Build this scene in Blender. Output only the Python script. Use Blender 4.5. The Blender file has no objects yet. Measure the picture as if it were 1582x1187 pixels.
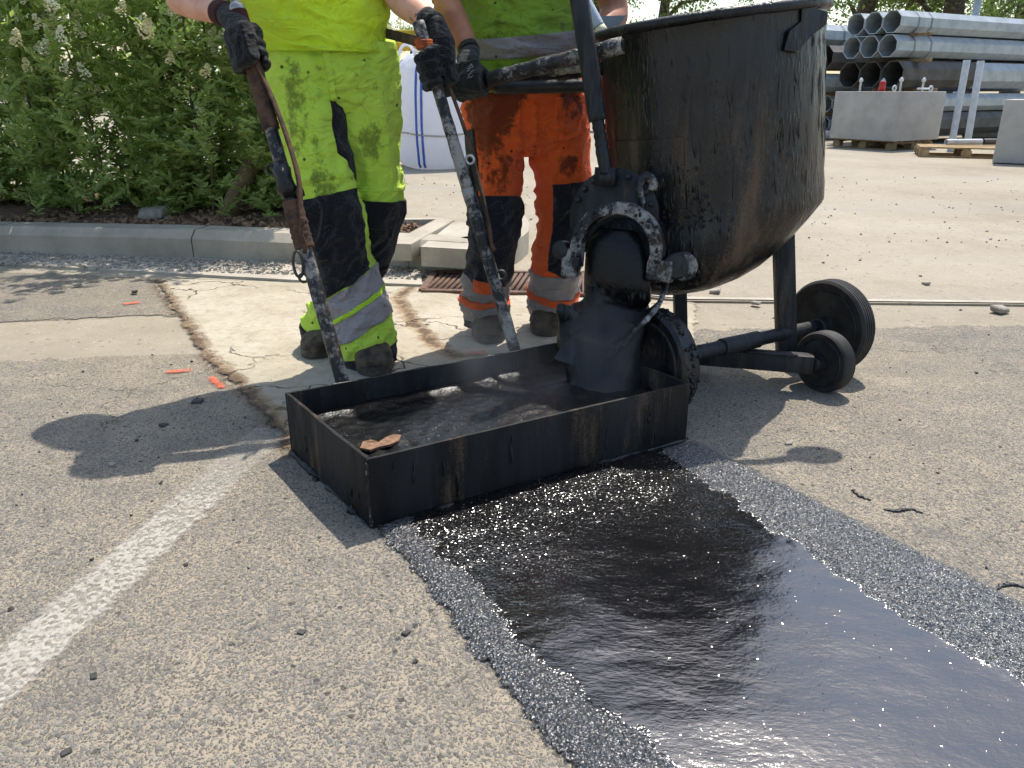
import bpy, bmesh, math, random
import numpy as np
from mathutils import Vector, Matrix, noise as mnoise

random.seed(7)
RNG = np.random.default_rng(7)
SC = bpy.context.scene
COL = SC.collection
R = math.radians

# ------------------------------------------------------------------ camera
CAM_H, FPX, CXP, CYP = 0.9, 1210.0, 791.0, 593.5
PITCH = math.atan(452 / FPX)
cam_d = bpy.data.cameras.new('camera')
cam_d.sensor_width = 36.0
cam_d.lens = 36.0 * FPX / 1582.0
cam_d.clip_start = 0.05
cam_d.clip_end = 2000
cam = bpy.data.objects.new('camera', cam_d)
COL.objects.link(cam)
cam.location = (0, 0, CAM_H)
cam.rotation_euler = (math.pi / 2 - PITCH, 0, 0)
SC.camera = cam

# ------------------------------------------------------------------ sky, sun, exposure
SUN_VEC = Vector((0.24, 0.47, 1.0)).normalized()      # towards the sun
world = bpy.data.worlds.new('World')
SC.world = world
world.use_nodes = True
wnt = world.node_tree
sky = wnt.nodes.new('ShaderNodeTexSky')
sky.sky_type = 'NISHITA'
sky.sun_disc = False
sky.sun_elevation = math.asin(SUN_VEC.z)
sky.sun_rotation = math.atan2(SUN_VEC.x, SUN_VEC.y)
sky.air_density = 1.25
sky.dust_density = 1.7
sky.ozone_density = 1.0
wnt.links.new(sky.outputs[0], wnt.nodes['Background'].inputs[0])
wnt.nodes['Background'].inputs[1].default_value = 0.13
sun_d = bpy.data.lights.new('sun', 'SUN')
sun_d.energy = 3.5
sun_d.angle = R(0.55)
sun_d.color = (1.0, 0.935, 0.84)
sun = bpy.data.objects.new('sun', sun_d)
COL.objects.link(sun)
sun.rotation_euler = (-SUN_VEC).to_track_quat('-Z', 'Y').to_euler()
sun.location = (5, 10, 20)
SC.view_settings.view_transform = 'Standard'
SC.view_settings.look = 'None'
SC.view_settings.gamma = 1.0
SC.view_settings.exposure = 0.78
SC.view_settings.use_curve_mapping = False
SC.render.engine = 'CYCLES'
SC.cycles.use_denoising = True
SC.cycles.use_adaptive_sampling = True
SC.cycles.adaptive_threshold = 0.03
SC.cycles.max_bounces = 6
SC.cycles.transparent_max_bounces = 16
SC.cycles.sample_clamp_indirect = 8.0

# ------------------------------------------------------------------ pixel rays (photo pixel + a real distance -> a point of the place)
_fw = np.array([0, math.cos(PITCH), -math.sin(PITCH)])
_up = np.array([0, math.sin(PITCH), math.cos(PITCH)])
def _ray(x, y):
    return _fw + np.array([1., 0, 0]) * (x - CXP) / FPX + _up * (CYP - y) / FPX
def at(x, y, Y):
    d = _ray(x, y)
    return Vector(np.array([0, 0, CAM_H]) + d * (Y / d[1]))
def gr(x, y, z=0.0):
    d = _ray(x, y)
    return Vector(np.array([0, 0, CAM_H]) + d * ((z - CAM_H) / d[2]))

# ------------------------------------------------------------------ object helpers
def tag(o, label=None, cat=None, group=None, kind=None):
    for k, v in (('label', label), ('category', cat), ('group', group), ('kind', kind)):
        if v:
            o[k] = v
    return o

def mobj(name, verts, faces, mat, parent=None, smooth=True, recenter=True):
    verts = np.asarray([tuple(v) for v in verts], dtype=float).reshape(-1, 3)
    c = verts.mean(axis=0) if recenter and len(verts) else np.zeros(3)
    me = bpy.data.meshes.new(name)
    me.from_pydata((verts - c).tolist(), [], [tuple(int(i) for i in f) for f in faces])
    me.update()
    if smooth:
        me.polygons.foreach_set('use_smooth', [True] * len(me.polygons))
    if mat:
        me.materials.append(mat)
    o = bpy.data.objects.new(name, me)
    COL.objects.link(o)
    o.location = c
    if parent:
        adopt(o, parent)
    return o

def world_loc(o):
    p = Vector((0, 0, 0))
    while o is not None:
        p = p + Vector(o.location)
        o = o.parent if o.parent else None
    return p

_WL = {}
def adopt(o, parent):
    """parent keeping world placement (all things are built unrotated)"""
    base = _WL.get(parent.name, Vector(parent.location))
    _WL[o.name] = Vector(o.location)
    o.parent = parent
    o.matrix_parent_inverse = Matrix.Translation(-base)
    # children keep world coordinates in .location because the inverse removes the parent's place
    return o

def empty(name, loc, label=None, cat=None, group=None):
    e = bpy.data.objects.new(name, None)
    COL.objects.link(e)
    e.location = loc
    e.empty_display_size = 0.1
    tag(e, label, cat, group)
    return e

def smooth_angle(o, deg=35):
    me = o.data
    bm = bmesh.new()
    bm.from_mesh(me)
    lim = R(deg)
    for e in bm.edges:
        if len(e.link_faces) == 2 and e.calc_face_angle(0) > lim:
            e.smooth = False
    for f in bm.faces:
        f.smooth = True
    bm.to_mesh(me)
    bm.free()
    return o

def bevel(o, w=0.004, seg=2, angle=40):
    bm = bmesh.new()
    bm.from_mesh(o.data)
    ed = [e for e in bm.edges if len(e.link_faces) == 2 and e.calc_face_angle(0) > R(angle)]
    bmesh.ops.bevel(bm, geom=ed, offset=w, segments=seg, affect='EDGES', profile=0.6, clamp_overlap=True)
    bm.to_mesh(o.data)
    bm.free()
    o.data.polygons.foreach_set('use_smooth', [True] * len(o.data.polygons))
    return smooth_angle(o, 30)

def join(*parts):
    V, F = [], []
    for v, f in parts:
        b = len(V)
        V += [tuple(p) for p in v]
        F += [tuple(i + b for i in q) for q in f]
    return V, F

def frames(pts, ref=None):
    """parallel transported frames along a polyline"""
    P = [Vector(p) for p in pts]
    T = []
    for i in range(len(P)):
        a = P[max(i - 1, 0)]
        b = P[min(i + 1, len(P) - 1)]
        t = (b - a)
        T.append(t.normalized() if t.length > 1e-9 else Vector((0, 0, 1)))
    n = Vector(ref) if ref else (Vector((0, 0, 1)) if abs(T[0].z) < 0.9 else Vector((1, 0, 0)))
    out = []
    for t in T:
        n = (n - t * n.dot(t))
        if n.length < 1e-6:
            n = t.orthogonal()
        n.normalize()
        out.append((t, n.copy(), t.cross(n)))
    return P, out

def tube(pts, radii, seg=12, caps=True, ref=None, squash=1.0):
    P, fr = frames(pts, ref)
    if not hasattr(radii, '__len__'):
        radii = [radii] * len(P)
    V, F = [], []
    for p, (t, n, b), r in zip(P, fr, radii):
        for k in range(seg):
            a = 2 * math.pi * k / seg
            V.append(p + n * (r * math.cos(a)) + b * (r * squash * math.sin(a)))
    for i in range(len(P) - 1):
        for k in range(seg):
            k2 = (k + 1) % seg
            F.append((i * seg + k, i * seg + k2, (i + 1) * seg + k2, (i + 1) * seg + k))
    if caps:
        F.append(tuple(reversed(range(seg))))
        b0 = (len(P) - 1) * seg
        F.append(tuple(range(b0, b0 + seg)))
    return V, F

def prism(outline, axis_vec, origin=(0, 0, 0), ux=(1, 0, 0), uy=(0, 1, 0)):
    """extrude a 2-D outline (list of (a,b)) placed with ux, uy at origin by axis_vec"""
    o, ux, uy, ax = Vector(origin), Vector(ux), Vector(uy), Vector(axis_vec)
    n = len(outline)
    V = [o + ux * a + uy * b for a, b in outline] + [o + ux * a + uy * b + ax for a, b in outline]
    F = [tuple(reversed(range(n))), tuple(range(n, 2 * n))]
    for k in range(n):
        F.append((k, (k + 1) % n, n + (k + 1) % n, n + k))
    return V, F

def obox(c, ux, uy, uz, sx, sy, sz):
    """box centred at c with axes ux uy uz and full sizes"""
    c, ux, uy, uz = Vector(c), Vector(ux).normalized(), Vector(uy).normalized(), Vector(uz).normalized()
    V = []
    for dz in (-.5, .5):
        for dy in (-.5, .5):
            for dx in (-.5, .5):
                V.append(c + ux * dx * sx + uy * dy * sy + uz * dz * sz)
    F = [(0, 2, 3, 1), (4, 5, 7, 6), (0, 1, 5, 4), (2, 6, 7, 3), (0, 4, 6, 2), (1, 3, 7, 5)]
    return V, F

def abox(x0, x1, y0, y1, z0, z1):
    return obox(((x0 + x1) / 2, (y0 + y1) / 2, (z0 + z1) / 2), (1, 0, 0), (0, 1, 0), (0, 0, 1), x1 - x0, y1 - y0, z1 - z0)

def bar(a, b, w, h, ref=(0, 0, 1)):
    a, b = Vector(a), Vector(b)
    t = (b - a)
    L = t.length
    t.normalize()
    n = Vector(ref)
    n = (n - t * n.dot(t)).normalized()
    return obox((a + b) / 2, t, t.cross(n), n, L, w, h)

def lathe(profile, origin, axis, seg=48, ref=None):
    """profile: list of (r, h) along axis"""
    o, a = Vector(origin), Vector(axis).normalized()
    n = Vector(ref) if ref else (Vector((0, 0, 1)) if abs(a.z) < .9 else Vector((1, 0, 0)))
    n = (n - a * n.dot(a)).normalized()
    b = a.cross(n)
    V, F = [], []
    for r, h in profile:
        for k in range(seg):
            t = 2 * math.pi * k / seg
            V.append(o + a * h + n * (r * math.cos(t)) + b * (r * math.sin(t)))
    for i in range(len(profile) - 1):
        for k in range(seg):
            k2 = (k + 1) % seg
            F.append((i * seg + k, i * seg + k2, (i + 1) * seg + k2, (i + 1) * seg + k))
    if profile[0][0] > 1e-5:
        F.append(tuple(reversed(range(seg))))
    if profile[-1][0] > 1e-5:
        b0 = (len(profile) - 1) * seg
        F.append(tuple(range(b0, b0 + seg)))
    return V, F

def ellipsoid(c, rx, ry, rz, seg=16, rings=10, M=None):
    V, F = [], []
    c = Vector(c)
    for i in range(rings + 1):
        ph = math.pi * i / rings
        for k in range(seg):
            th = 2 * math.pi * k / seg
            p = Vector((rx * math.sin(ph) * math.cos(th), ry * math.sin(ph) * math.sin(th), rz * math.cos(ph)))
            if M:
                p = M @ p
            V.append(c + p)
    for i in range(rings):
        for k in range(seg):
            k2 = (k + 1) % seg
            F.append((i * seg + k, (i + 1) * seg + k, (i + 1) * seg + k2, i * seg + k2))
    return V, F

def catmull(pts, n):
    P = np.asarray([tuple(p) if hasattr(p, '__len__') else (p,) for p in pts], float)
    m = len(P)
    out = []
    for t in np.linspace(0, m - 1, n):
        i = min(int(t), m - 2)
        u = t - i
        p0, p1, p2, p3 = P[max(i - 1, 0)], P[i], P[i + 1], P[min(i + 2, m - 1)]
        out.append(0.5 * ((2 * p1) + (-p0 + p2) * u + (2 * p0 - 5 * p1 + 4 * p2 - p3) * u ** 2 + (-p0 + 3 * p1 - 3 * p2 + p3) * u ** 3))
    return np.array(out)

def remeshed(name, VF, voxel, mat, parent=None, smooth=4, fac=0.5):
    V, F = VF
    me = bpy.data.meshes.new('tmp')
    me.from_pydata([tuple(v) for v in V], [], F)
    o = bpy.data.objects.new('tmp', me)
    COL.objects.link(o)
    bm = bmesh.new(); bm.from_mesh(me)
    bmesh.ops.recalc_face_normals(bm, faces=bm.faces); bm.to_mesh(me); bm.free()
    m = o.modifiers.new('r', 'REMESH'); m.mode = 'VOXEL'; m.voxel_size = voxel
    if smooth:
        s = o.modifiers.new('s', 'SMOOTH'); s.factor = fac; s.iterations = smooth
    dg = bpy.context.evaluated_depsgraph_get()
    ev = o.evaluated_get(dg)
    m2 = ev.to_mesh()
    v = np.empty(len(m2.vertices) * 3); m2.vertices.foreach_get('co', v)
    f = [tuple(p.vertices) for p in m2.polygons]
    ev.to_mesh_clear()
    bpy.data.objects.remove(o)
    bpy.data.meshes.remove(me)
    return mobj(name, v.reshape(-1, 3), f, mat, parent)

def copy_tree(o, parent=None, delta=Vector((0, 0, 0))):
    c = o.copy()
    COL.objects.link(c)
    if parent is None:
        c.location = Vector(o.location) + delta
    else:
        c.parent = parent
        c.matrix_parent_inverse = o.matrix_parent_inverse.copy()
    for ch in [x for x in bpy.data.objects if x.parent == o and x != c]:
        copy_tree(ch, c)
    return c

# ------------------------------------------------------------------ material helpers
def lin(h):
    h = h.lstrip('#')
    out = []
    for i in (0, 2, 4):
        c = int(h[i:i + 2], 16) / 255
        out.append(c / 12.92 if c <= 0.04045 else ((c + 0.055) / 1.055) ** 2.4)
    return (*out, 1.0)
def g3(v, w=None):
    return (v, v, v, 1.0)

class Mat:
    def __init__(s, name):
        s.m = bpy.data.materials.new(name)
        s.m.use_nodes = True
        s.nt = s.m.node_tree
        s.nt.nodes.clear()
        s.out = s.nt.nodes.new('ShaderNodeOutputMaterial')
        s._pos = None
    def n(s, typ, ins=None, **props):
        nd = s.nt.nodes.new('ShaderNode' + typ)
        for k, v in props.items():
            setattr(nd, k, v)
        for k, v in (ins or {}).items():
            sock = nd.inputs[k]
            if hasattr(v, 'is_linked') or isinstance(v, bpy.types.NodeSocket):
                s.nt.links.new(v, sock)
            else:
                if sock.type == 'RGBA' and not hasattr(v, '__len__'):
                    v = g3(v)
                sock.default_value = v
        return nd
    @property
    def pos(s):
        if s._pos is None:
            s._pos = s.n('NewGeometry').outputs['Position']
        return s._pos
    def obj(s):
        return s.n('TexCoord').outputs['Object']
    def scale(s, vec, xyz, rot=(0, 0, 0)):
        return s.n('Mapping', {'Vector': vec, 'Scale': xyz, 'Rotation': rot}).outputs[0]
    def noise(s, sc, det=3, rough=.55, vec=None, dist=0.0, col=False):
        nd = s.n('TexNoise', {'Vector': vec or s.pos, 'Scale': sc, 'Detail': det, 'Roughness': rough, 'Distortion': dist})
        return nd.outputs[1 if col else 0]
    def voro(s, sc, vec=None, feature='F1', rnd=1.0):
        return s.n('TexVoronoi', {'Vector': vec or s.pos, 'Scale': sc, 'Randomness': rnd}, feature=feature)
    def sep(s, c):
        return s.n('SeparateColor', {0: c}).outputs
    def ramp(s, fac, stops, interp='LINEAR'):
        nd = s.n('ValToRGB', {0: fac})
        cr = nd.color_ramp
        cr.interpolation = interp
        while len(cr.elements) < len(stops):
            cr.elements.new(0.5)
        for e, (p, c) in zip(cr.elements, stops):
            e.position = p
            e.color = g3(c) if not hasattr(c, '__len__') else (tuple(c) + (1.0,))[:4]
        return nd.outputs[0]
    def step(s, v, a, b):
        return s.n('MapRange', {0: v, 1: a, 2: b, 3: 0.0, 4: 1.0}, interpolation_type='SMOOTHSTEP').outputs[0]
    def mix(s, f, a, b, mode='MIX'):
        return s.n('Mix', {0: f, 6: a, 7: b}, data_type='RGBA', blend_type=mode).outputs[2]
    def math(s, op, a, b=0.0, clamp=False):
        return s.n('Math', {0: a, 1: b}, operation=op, use_clamp=clamp).outputs[0]
    def add(s, a, b): return s.math('ADD', a, b)
    def mul(s, a, b): return s.math('MULTIPLY', a, b)
    def attr(s, name):
        return s.n('Attribute', attribute_name=name).outputs['Fac']
    def bump(s, h, strength=.5, dist=.01, normal=None):
        ins = {'Strength': strength, 'Distance': dist, 'Height': h}
        if normal is not None:
            ins['Normal'] = normal
        return s.n('Bump', ins).outputs[0]
    def bsdf(s, color, rough=.7, metal=0.0, normal=None, spec=None, alpha=None, sheen=None, coat=None, coat_rough=None):
        ins = {'Base Color': color, 'Roughness': rough, 'Metallic': metal}
        if normal is not None: ins['Normal'] = normal
        if spec is not None: ins['Specular IOR Level'] = spec
        if alpha is not None: ins['Alpha'] = alpha
        if sheen is not None: ins['Sheen Weight'] = sheen
        if coat is not None: ins['Coat Weight'] = coat
        if coat_rough is not None: ins['Coat Roughness'] = coat_rough
        b = s.n('BsdfPrincipled', ins)
        s.nt.links.new(b.outputs[0], s.out.inputs[0])
        return b
    def done(s):
        return s.m

def fixn(o):
    bm = bmesh.new(); bm.from_mesh(o.data)
    bmesh.ops.remove_doubles(bm, verts=bm.verts, dist=1e-6)
    bmesh.ops.recalc_face_normals(bm, faces=bm.faces); bm.to_mesh(o.data); bm.free()
    o.data.polygons.foreach_set('use_smooth', [True] * len(o.data.polygons))
    return o


# ------------------------------------------------------------------ materials
MT = {}
def m_asphalt():
    a = Mat('worn_asphalt')
    warp = a.noise(95, 3, col=True)
    p = a.n('VectorMath', {0: a.pos, 1: a.n('VectorMath', {0: warp, 3: 0.013}, operation='SCALE').outputs[0]}, operation='ADD').outputs[0]
    big = a.noise(1.3, 4, .6)
    mid = a.noise(8, 4, .65)
    dust = a.mix(mid, lin('#897f6d'), lin('#a09582'))
    dust = a.mix(a.mul(a.noise(300, 2), .5), dust, lin('#8d8374'))
    bias = a.add(a.mul(a.math('SUBTRACT', big, .5), -.45), a.mul(a.math('SUBTRACT', mid, .5), -.38))
    def layer(sc, seed, thr0, cols):
        v = a.voro(sc, a.scale(p, (1, .85, 1), (0, 0, seed)))
        rnd = a.sep(v.outputs['Color'])
        stone = a.ramp(rnd[0], cols)
        thr = a.add(a.add(thr0, a.mul(rnd[1], .34)), bias)
        return stone, a.step(a.math('SUBTRACT', v.outputs['Distance'], thr), -.18, .14), rnd
    cols = [(0, lin('#4a4946')), (.3, lin('#666460')), (.62, lin('#777470')), (1, lin('#938b7f'))]
    st1, m1, r1 = layer(225, .4, .30, cols)
    st2, m2, r2 = layer(125, 1.3, .14, [(0, lin('#504e4b')), (.5, lin('#6b6965')), (1, lin('#8a847a'))])
    col = a.mix(m1, st1, dust)
    col = a.mix(m2, st2, col)
    v2 = a.voro(42, p)
    q2 = a.sep(v2.outputs['Color'])
    dk = a.mul(a.math('GREATER_THAN', q2[0], .88), a.step(v2.outputs['Distance'], .27, .17))
    col = a.mix(a.mul(dk, .8), col, lin('#393836'))
    # dusty drifts, grey wear, darker stains
    col = a.mix(a.mul(a.step(a.noise(.9, 5, .62), .48, .72), .45), col, lin('#9a8e78'))
    col = a.mix(a.mul(a.step(a.noise(2.3, 5, .65, vec=a.scale(a.pos, (1, 1.6, 1))), .50, .74), .45), col, lin('#65625d'))
    col = a.mix(a.mul(a.step(a.noise(3.7, 5, .7), .62, .74), .35), col, lin('#4b4844'))
    # hairline cracks
    wv = a.n('VectorMath', {0: a.pos, 1: a.n('VectorMath', {0: a.noise(4, 5, .65, col=True), 3: .5}, operation='SCALE').outputs[0]}, operation='ADD').outputs[0]
    e = a.voro(.9, wv, feature='DISTANCE_TO_EDGE').outputs['Distance']
    cr = a.mul(a.step(e, .006, .001), a.step(a.noise(1.1, 2), .5, .6))
    col = a.mix(a.mul(cr, .55), col, lin('#3a3732'))
    dc = a.add(a.attr('dcr'), a.mul(a.math('SUBTRACT', a.noise(22, 4, .6), .5), .05))
    col = a.mix(a.mul(a.step(dc, .045, .008), .6), col, lin('#6b583f'))
    col = a.mix(a.mul(a.step(dc, .022, .003), .85), col, lin('#454046'))
    h = a.add(a.mul(a.math('SUBTRACT', 1.0, a.mul(m1, m2)), .8), a.add(a.mul(a.noise(320, 2), .5), a.mul(cr, -1.0)))
    nrm = a.bump(h, .9, .0030)
    al = a.step(a.add(a.attr('sd'), a.add(a.mul(a.math('SUBTRACT', a.noise(11, 5, .65), .5), .16), a.mul(a.math('SUBTRACT', a.noise(90, 2), .5), .05))), -.012, .014)
    a.bsdf(col, .88, normal=nrm, alpha=al, spec=.3)
    return a.done()
MT['asphalt'] = m_asphalt()

def m_yard():
    a = Mat('dusty_yard')
    n1 = a.noise(.55, 5, .6)
    n2 = a.noise(5, 4, .6)
    col = a.ramp(n1, [(.3, lin('#857c6c')), (.5, lin('#968d7c')), (.72, lin('#a39b8b'))])
    col = a.mix(a.mul(a.step(n2, .45, .7), .35), col, lin('#a59b8a'))
    sp = a.noise(150, 3, .7)
    col = a.mix(a.mul(a.step(sp, .52, .66), .6), col, lin('#766d5f'))
    col = a.mix(a.mul(a.step(a.noise(14, 5, .7), .52, .66), .35), col, lin('#7d7466'))
    v = a.voro(24)
    r = a.sep(v.outputs['Color'])
    col = a.mix(a.mul(a.mul(a.math('GREATER_THAN', r[0], .80), a.step(v.outputs['Distance'], .30, .16)), .75), col, lin('#6f675d'))
    v3 = a.voro(60)
    r3 = a.sep(v3.outputs['Color'])
    col = a.mix(a.mul(a.mul(a.math('GREATER_THAN', r3[0], .7), a.step(v3.outputs['Distance'], .34, .16)), .6), col, a.mix(r3[1], lin('#675f55'), lin('#c6bfb3')))
    # tyre tracks / swept bands across the yard
    col = a.mix(a.mul(a.step(a.noise(.8, 3, .5, vec=a.scale(a.pos, (.18, 1.3, 1), (0, 0, .15))), .52, .66), .35), col, lin('#948f87'))
    nrm = a.bump(a.add(sp, a.mul(v3.outputs['Distance'], -.5)), .6, .004)
    a.bsdf(col, .92, normal=nrm, spec=.25)
    return a.done()
MT['yard'] = m_yard()

def m_slab():
    a = Mat('broken_concrete')
    n1 = a.noise(2.2, 6, .65)
    n2 = a.noise(28, 5, .65)
    col = a.ramp(n1, [(.28, lin('#978d79')), (.5, lin('#a9a08e')), (.75, lin('#b9b1a2'))])
    col = a.mix(a.mul(a.step(n2, .46, .70), .55), col, lin('#8d8373'))
    sp = a.noise(210, 2, .6)
    col = a.mix(a.mul(a.step(sp, .58, .7), .45), col, lin('#857c6e'))
    # cracks
    wv = a.n('VectorMath', {0: a.pos, 1: a.n('VectorMath', {0: a.noise(5, 4, .6, col=True), 3: .26}, operation='SCALE').outputs[0]}, operation='ADD').outputs[0]
    e = a.voro(2.1, a.scale(wv, (.75, 1.35, 1)), feature='DISTANCE_TO_EDGE').outputs['Distance']
    gate = a.step(a.noise(1.6, 2), .42, .56)
    cr = a.mul(a.step(a.add(e, a.mul(a.math('SUBTRACT', n2, .5), .03)), .012, .002), gate)
    col = a.mix(a.mul(cr, .85), col, lin('#4c4438'))
    dc = a.add(a.attr('dcr'), a.mul(a.math('SUBTRACT', a.noise(18, 5, .65), .5), .10))
    col = a.mix(a.mul(a.step(dc, .060, .008), .62), col, lin('#8a6534'))
    col = a.mix(a.mul(a.step(dc, .028, .004), .8), col, lin('#4e4038'))
    h = a.add(a.add(a.mul(n2, .5), a.mul(cr, -1.6)), a.add(a.mul(sp, .15), a.mul(a.noise(7, 4, .6), 1.1)))
    h = a.add(h, a.mul(a.step(dc, .05, .005), -1.2))
    al = a.step(a.add(a.attr('sd'), a.mul(a.math('SUBTRACT', a.noise(13, 5, .65), .5), .10)), -.008, .012)
    a.bsdf(col, .9, normal=a.bump(h, .9, .011), spec=.25, alpha=al)
    return a.done()
MT['slab'] = m_slab()

def m_concrete(name, base, dark, light, spec=.3, blot=1.0):
    a = Mat(name)
    n1 = a.noise(3.5, 5, .62)
    col = a.ramp(n1, [(.25, dark), (.5, base), (.75, light)])
    col = a.mix(a.mul(a.step(a.noise(60, 3), .52, .72), .3 * blot), col, dark)
    col = a.mix(a.mul(a.step(a.noise(6, 4, .6, vec=a.scale(a.pos, (1.5, 1.5, .35))), .55, .75), .25 * blot), col, dark)
    v = a.voro(70)
    pit = a.mul(a.math('GREATER_THAN', a.sep(v.outputs['Color'])[0], .9), a.step(v.outputs['Distance'], .3, .1))
    col = a.mix(a.mul(pit, .5), col, lin('#5d5a55'))
    a.bsdf(col, .9, normal=a.bump(a.add(a.noise(120, 3), a.mul(pit, -1)), .4, .003), spec=spec)
    return a.done()
MT['kerb'] = m_concrete('kerb_concrete', lin('#a39b8d'), lin('#8b8375'), lin('#b0a899'))
MT['block'] = m_concrete('cast_concrete', lin('#a9a59e'), lin('#97938c'), lin('#b5b1aa'), blot=.6)
MT['gutter'] = m_concrete('gutter_concrete', lin('#a79f92'), lin('#8f877a'), lin('#bbb3a5'))

def m_line():
    a = Mat('worn_road_paint')
    n = a.noise(150, 4, .68)
    v = a.voro(125)
    rnd = a.sep(v.outputs['Color'])
    keep = a.add(a.add(a.mul(n, .75), a.mul(rnd[2], .45)), a.mul(a.noise(4.5, 4, .6), .55))
    edge = a.step(a.add(a.attr('sd'), a.mul(a.math('SUBTRACT', a.noise(55, 3, .6), .5), .05)), -.002, .018)
    fade = a.mul(a.step(a.attr('dcr'), 0.0, 1.0), -.36)
    al = a.mul(a.add(.22, a.mul(a.step(a.add(keep, fade), .62, 1.05), .44)), edge)
    col = a.ramp(n, [(.3, lin('#b4aea2')), (.7, lin('#c9c4b9'))])
    a.bsdf(col, .8, normal=a.bump(a.add(n, a.mul(v.outputs['Distance'], -.8)), .6, .002), alpha=a.mul(al, .92), spec=.3)
    return a.done()
MT['line'] = m_line()

def m_spray():
    a = Mat('orange_spray_paint')
    al = a.step(a.add(a.attr('sd'), a.add(a.mul(a.math('SUBTRACT', a.noise(48, 5, .75), .5), .055), a.mul(a.math('SUBTRACT', a.noise(260, 2), .5), .02))), -.004, .010)
    a.bsdf(a.mix(a.noise(120, 3), lin('#d9663f'), lin('#c24a28')), .85, alpha=a.mul(al, a.add(.45, a.mul(a.noise(130, 3), .6))))
    return a.done()
MT['spray'] = m_spray()

def facets(a, sc, k, keep=0.0, base=None):
    """normal tilted at random per grain, so single grains catch the light"""
    v = a.voro(sc)
    c = v.outputs['Color']
    off = a.n('VectorMath', {0: a.n('VectorMath', {0: c, 1: (.5, .5, .5)}, operation='SUBTRACT').outputs[0], 3: k}, operation='SCALE').outputs[0]
    if keep:
        g_ = a.math('GREATER_THAN', a.sep(a.voro(sc).outputs['Color'])[2], keep)
        off = a.n('VectorMath', {0: off, 3: g_}, operation='SCALE').outputs[0]
    if base is None:
        base = a.n('NewGeometry').outputs['Normal']
    s_ = a.n('VectorMath', {0: base, 1: off}, operation='ADD').outputs[0]
    return a.n('VectorMath', {0: s_}, operation='NORMALIZE').outputs[0], v
def m_fresh():
    a = Mat('fresh_mastic_asphalt')
    along = a.attr('along')            # metres from the box
    gritty = a.step(a.add(along, a.mul(a.math('SUBTRACT', a.noise(4, 4), .5), .40)), .60, .02)
    sdi = a.add(a.attr('sdi'), a.add(a.mul(a.math('SUBTRACT', a.noise(9, 6, .72), .5), .15), a.mul(a.math('SUBTRACT', a.noise(3.5, 2), .5), .08)))
    inner = a.step(sdi, -.006, .008)
    wav = a.add(a.noise(9, 3, .5, vec=a.scale(a.pos, (1, 1.6, 1), (0, 0, .5))), a.mul(a.noise(42, 4, .65, vec=a.scale(a.pos, (1, 1.9, 1), (0, 0, .35))), .55))
    w1 = a.bump(wav, .34, .0055)
    grit = a.add(a.voro(170).outputs['Distance'], a.add(a.mul(a.noise(60, 3, .6), .9), a.mul(a.noise(330, 2), .5)))
    c0 = a.bump(grit, 1.0, .0055)
    coarse, _ = facets(a, 270, 1.05, 0.0, c0)
    f1, _ = facets(a, 480, .6, .988, w1)
    f2, _ = facets(a, 340, .95, .56, a.bump(grit, .35, .004, normal=w1))
    fine = a.n('Mix', {0: a.mul(gritty, .75), 4: f1, 5: f2}, data_type='VECTOR').outputs[1]
    nrm = a.n('Mix', {0: inner, 4: coarse, 5: fine}, data_type='VECTOR').outputs[1]
    rough = a.n('Mix', {0: inner, 2: .33, 3: a.add(.12, a.mul(gritty, .08))}, data_type='FLOAT').outputs[0]
    col = a.mix(inner, a.mix(a.noise(200, 2), lin('#232325'), lin('#403f41')), lin('#08080a'))
    al = a.step(a.add(a.attr('sd'), a.add(a.mul(a.math('SUBTRACT', a.noise(17, 6, .72), .5), .075), a.mul(a.math('SUBTRACT', a.noise(120, 2), .5), .035))), -.006, .002)
    b_ = a.bsdf(col, rough, normal=nrm, alpha=al, spec=.5)
    b_.inputs['IOR'].default_value = 2.15
    return a.done()
MT['fresh'] = m_fresh()

def m_molten(name, rough, k, ior, c1=lin('#0a0b0d'), c2=lin('#17191e')):
    a = Mat(name)
    h = a.add(a.noise(35, 3), a.add(a.mul(a.voro(200).outputs['Distance'], .35), a.mul(a.noise(300, 2), .3)))
    nb = a.bump(h, .38, .004)
    nf, _ = facets(a, 330, k, .90, nb)
    col = a.mix(a.noise(150, 3), c1, c2)
    b_ = a.bsdf(col, rough, normal=nf, spec=.5)
    b_.inputs['IOR'].default_value = ior
    return a.done()
MT['molten'] = m_molten('molten_mastic', .34, .7, 1.40, lin('#050608'), lin('#0c0d10'))
MT['pour'] = m_molten('flowing_mastic', .38, .6, 1.38, lin('#030304'), lin('#08090b'))

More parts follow.
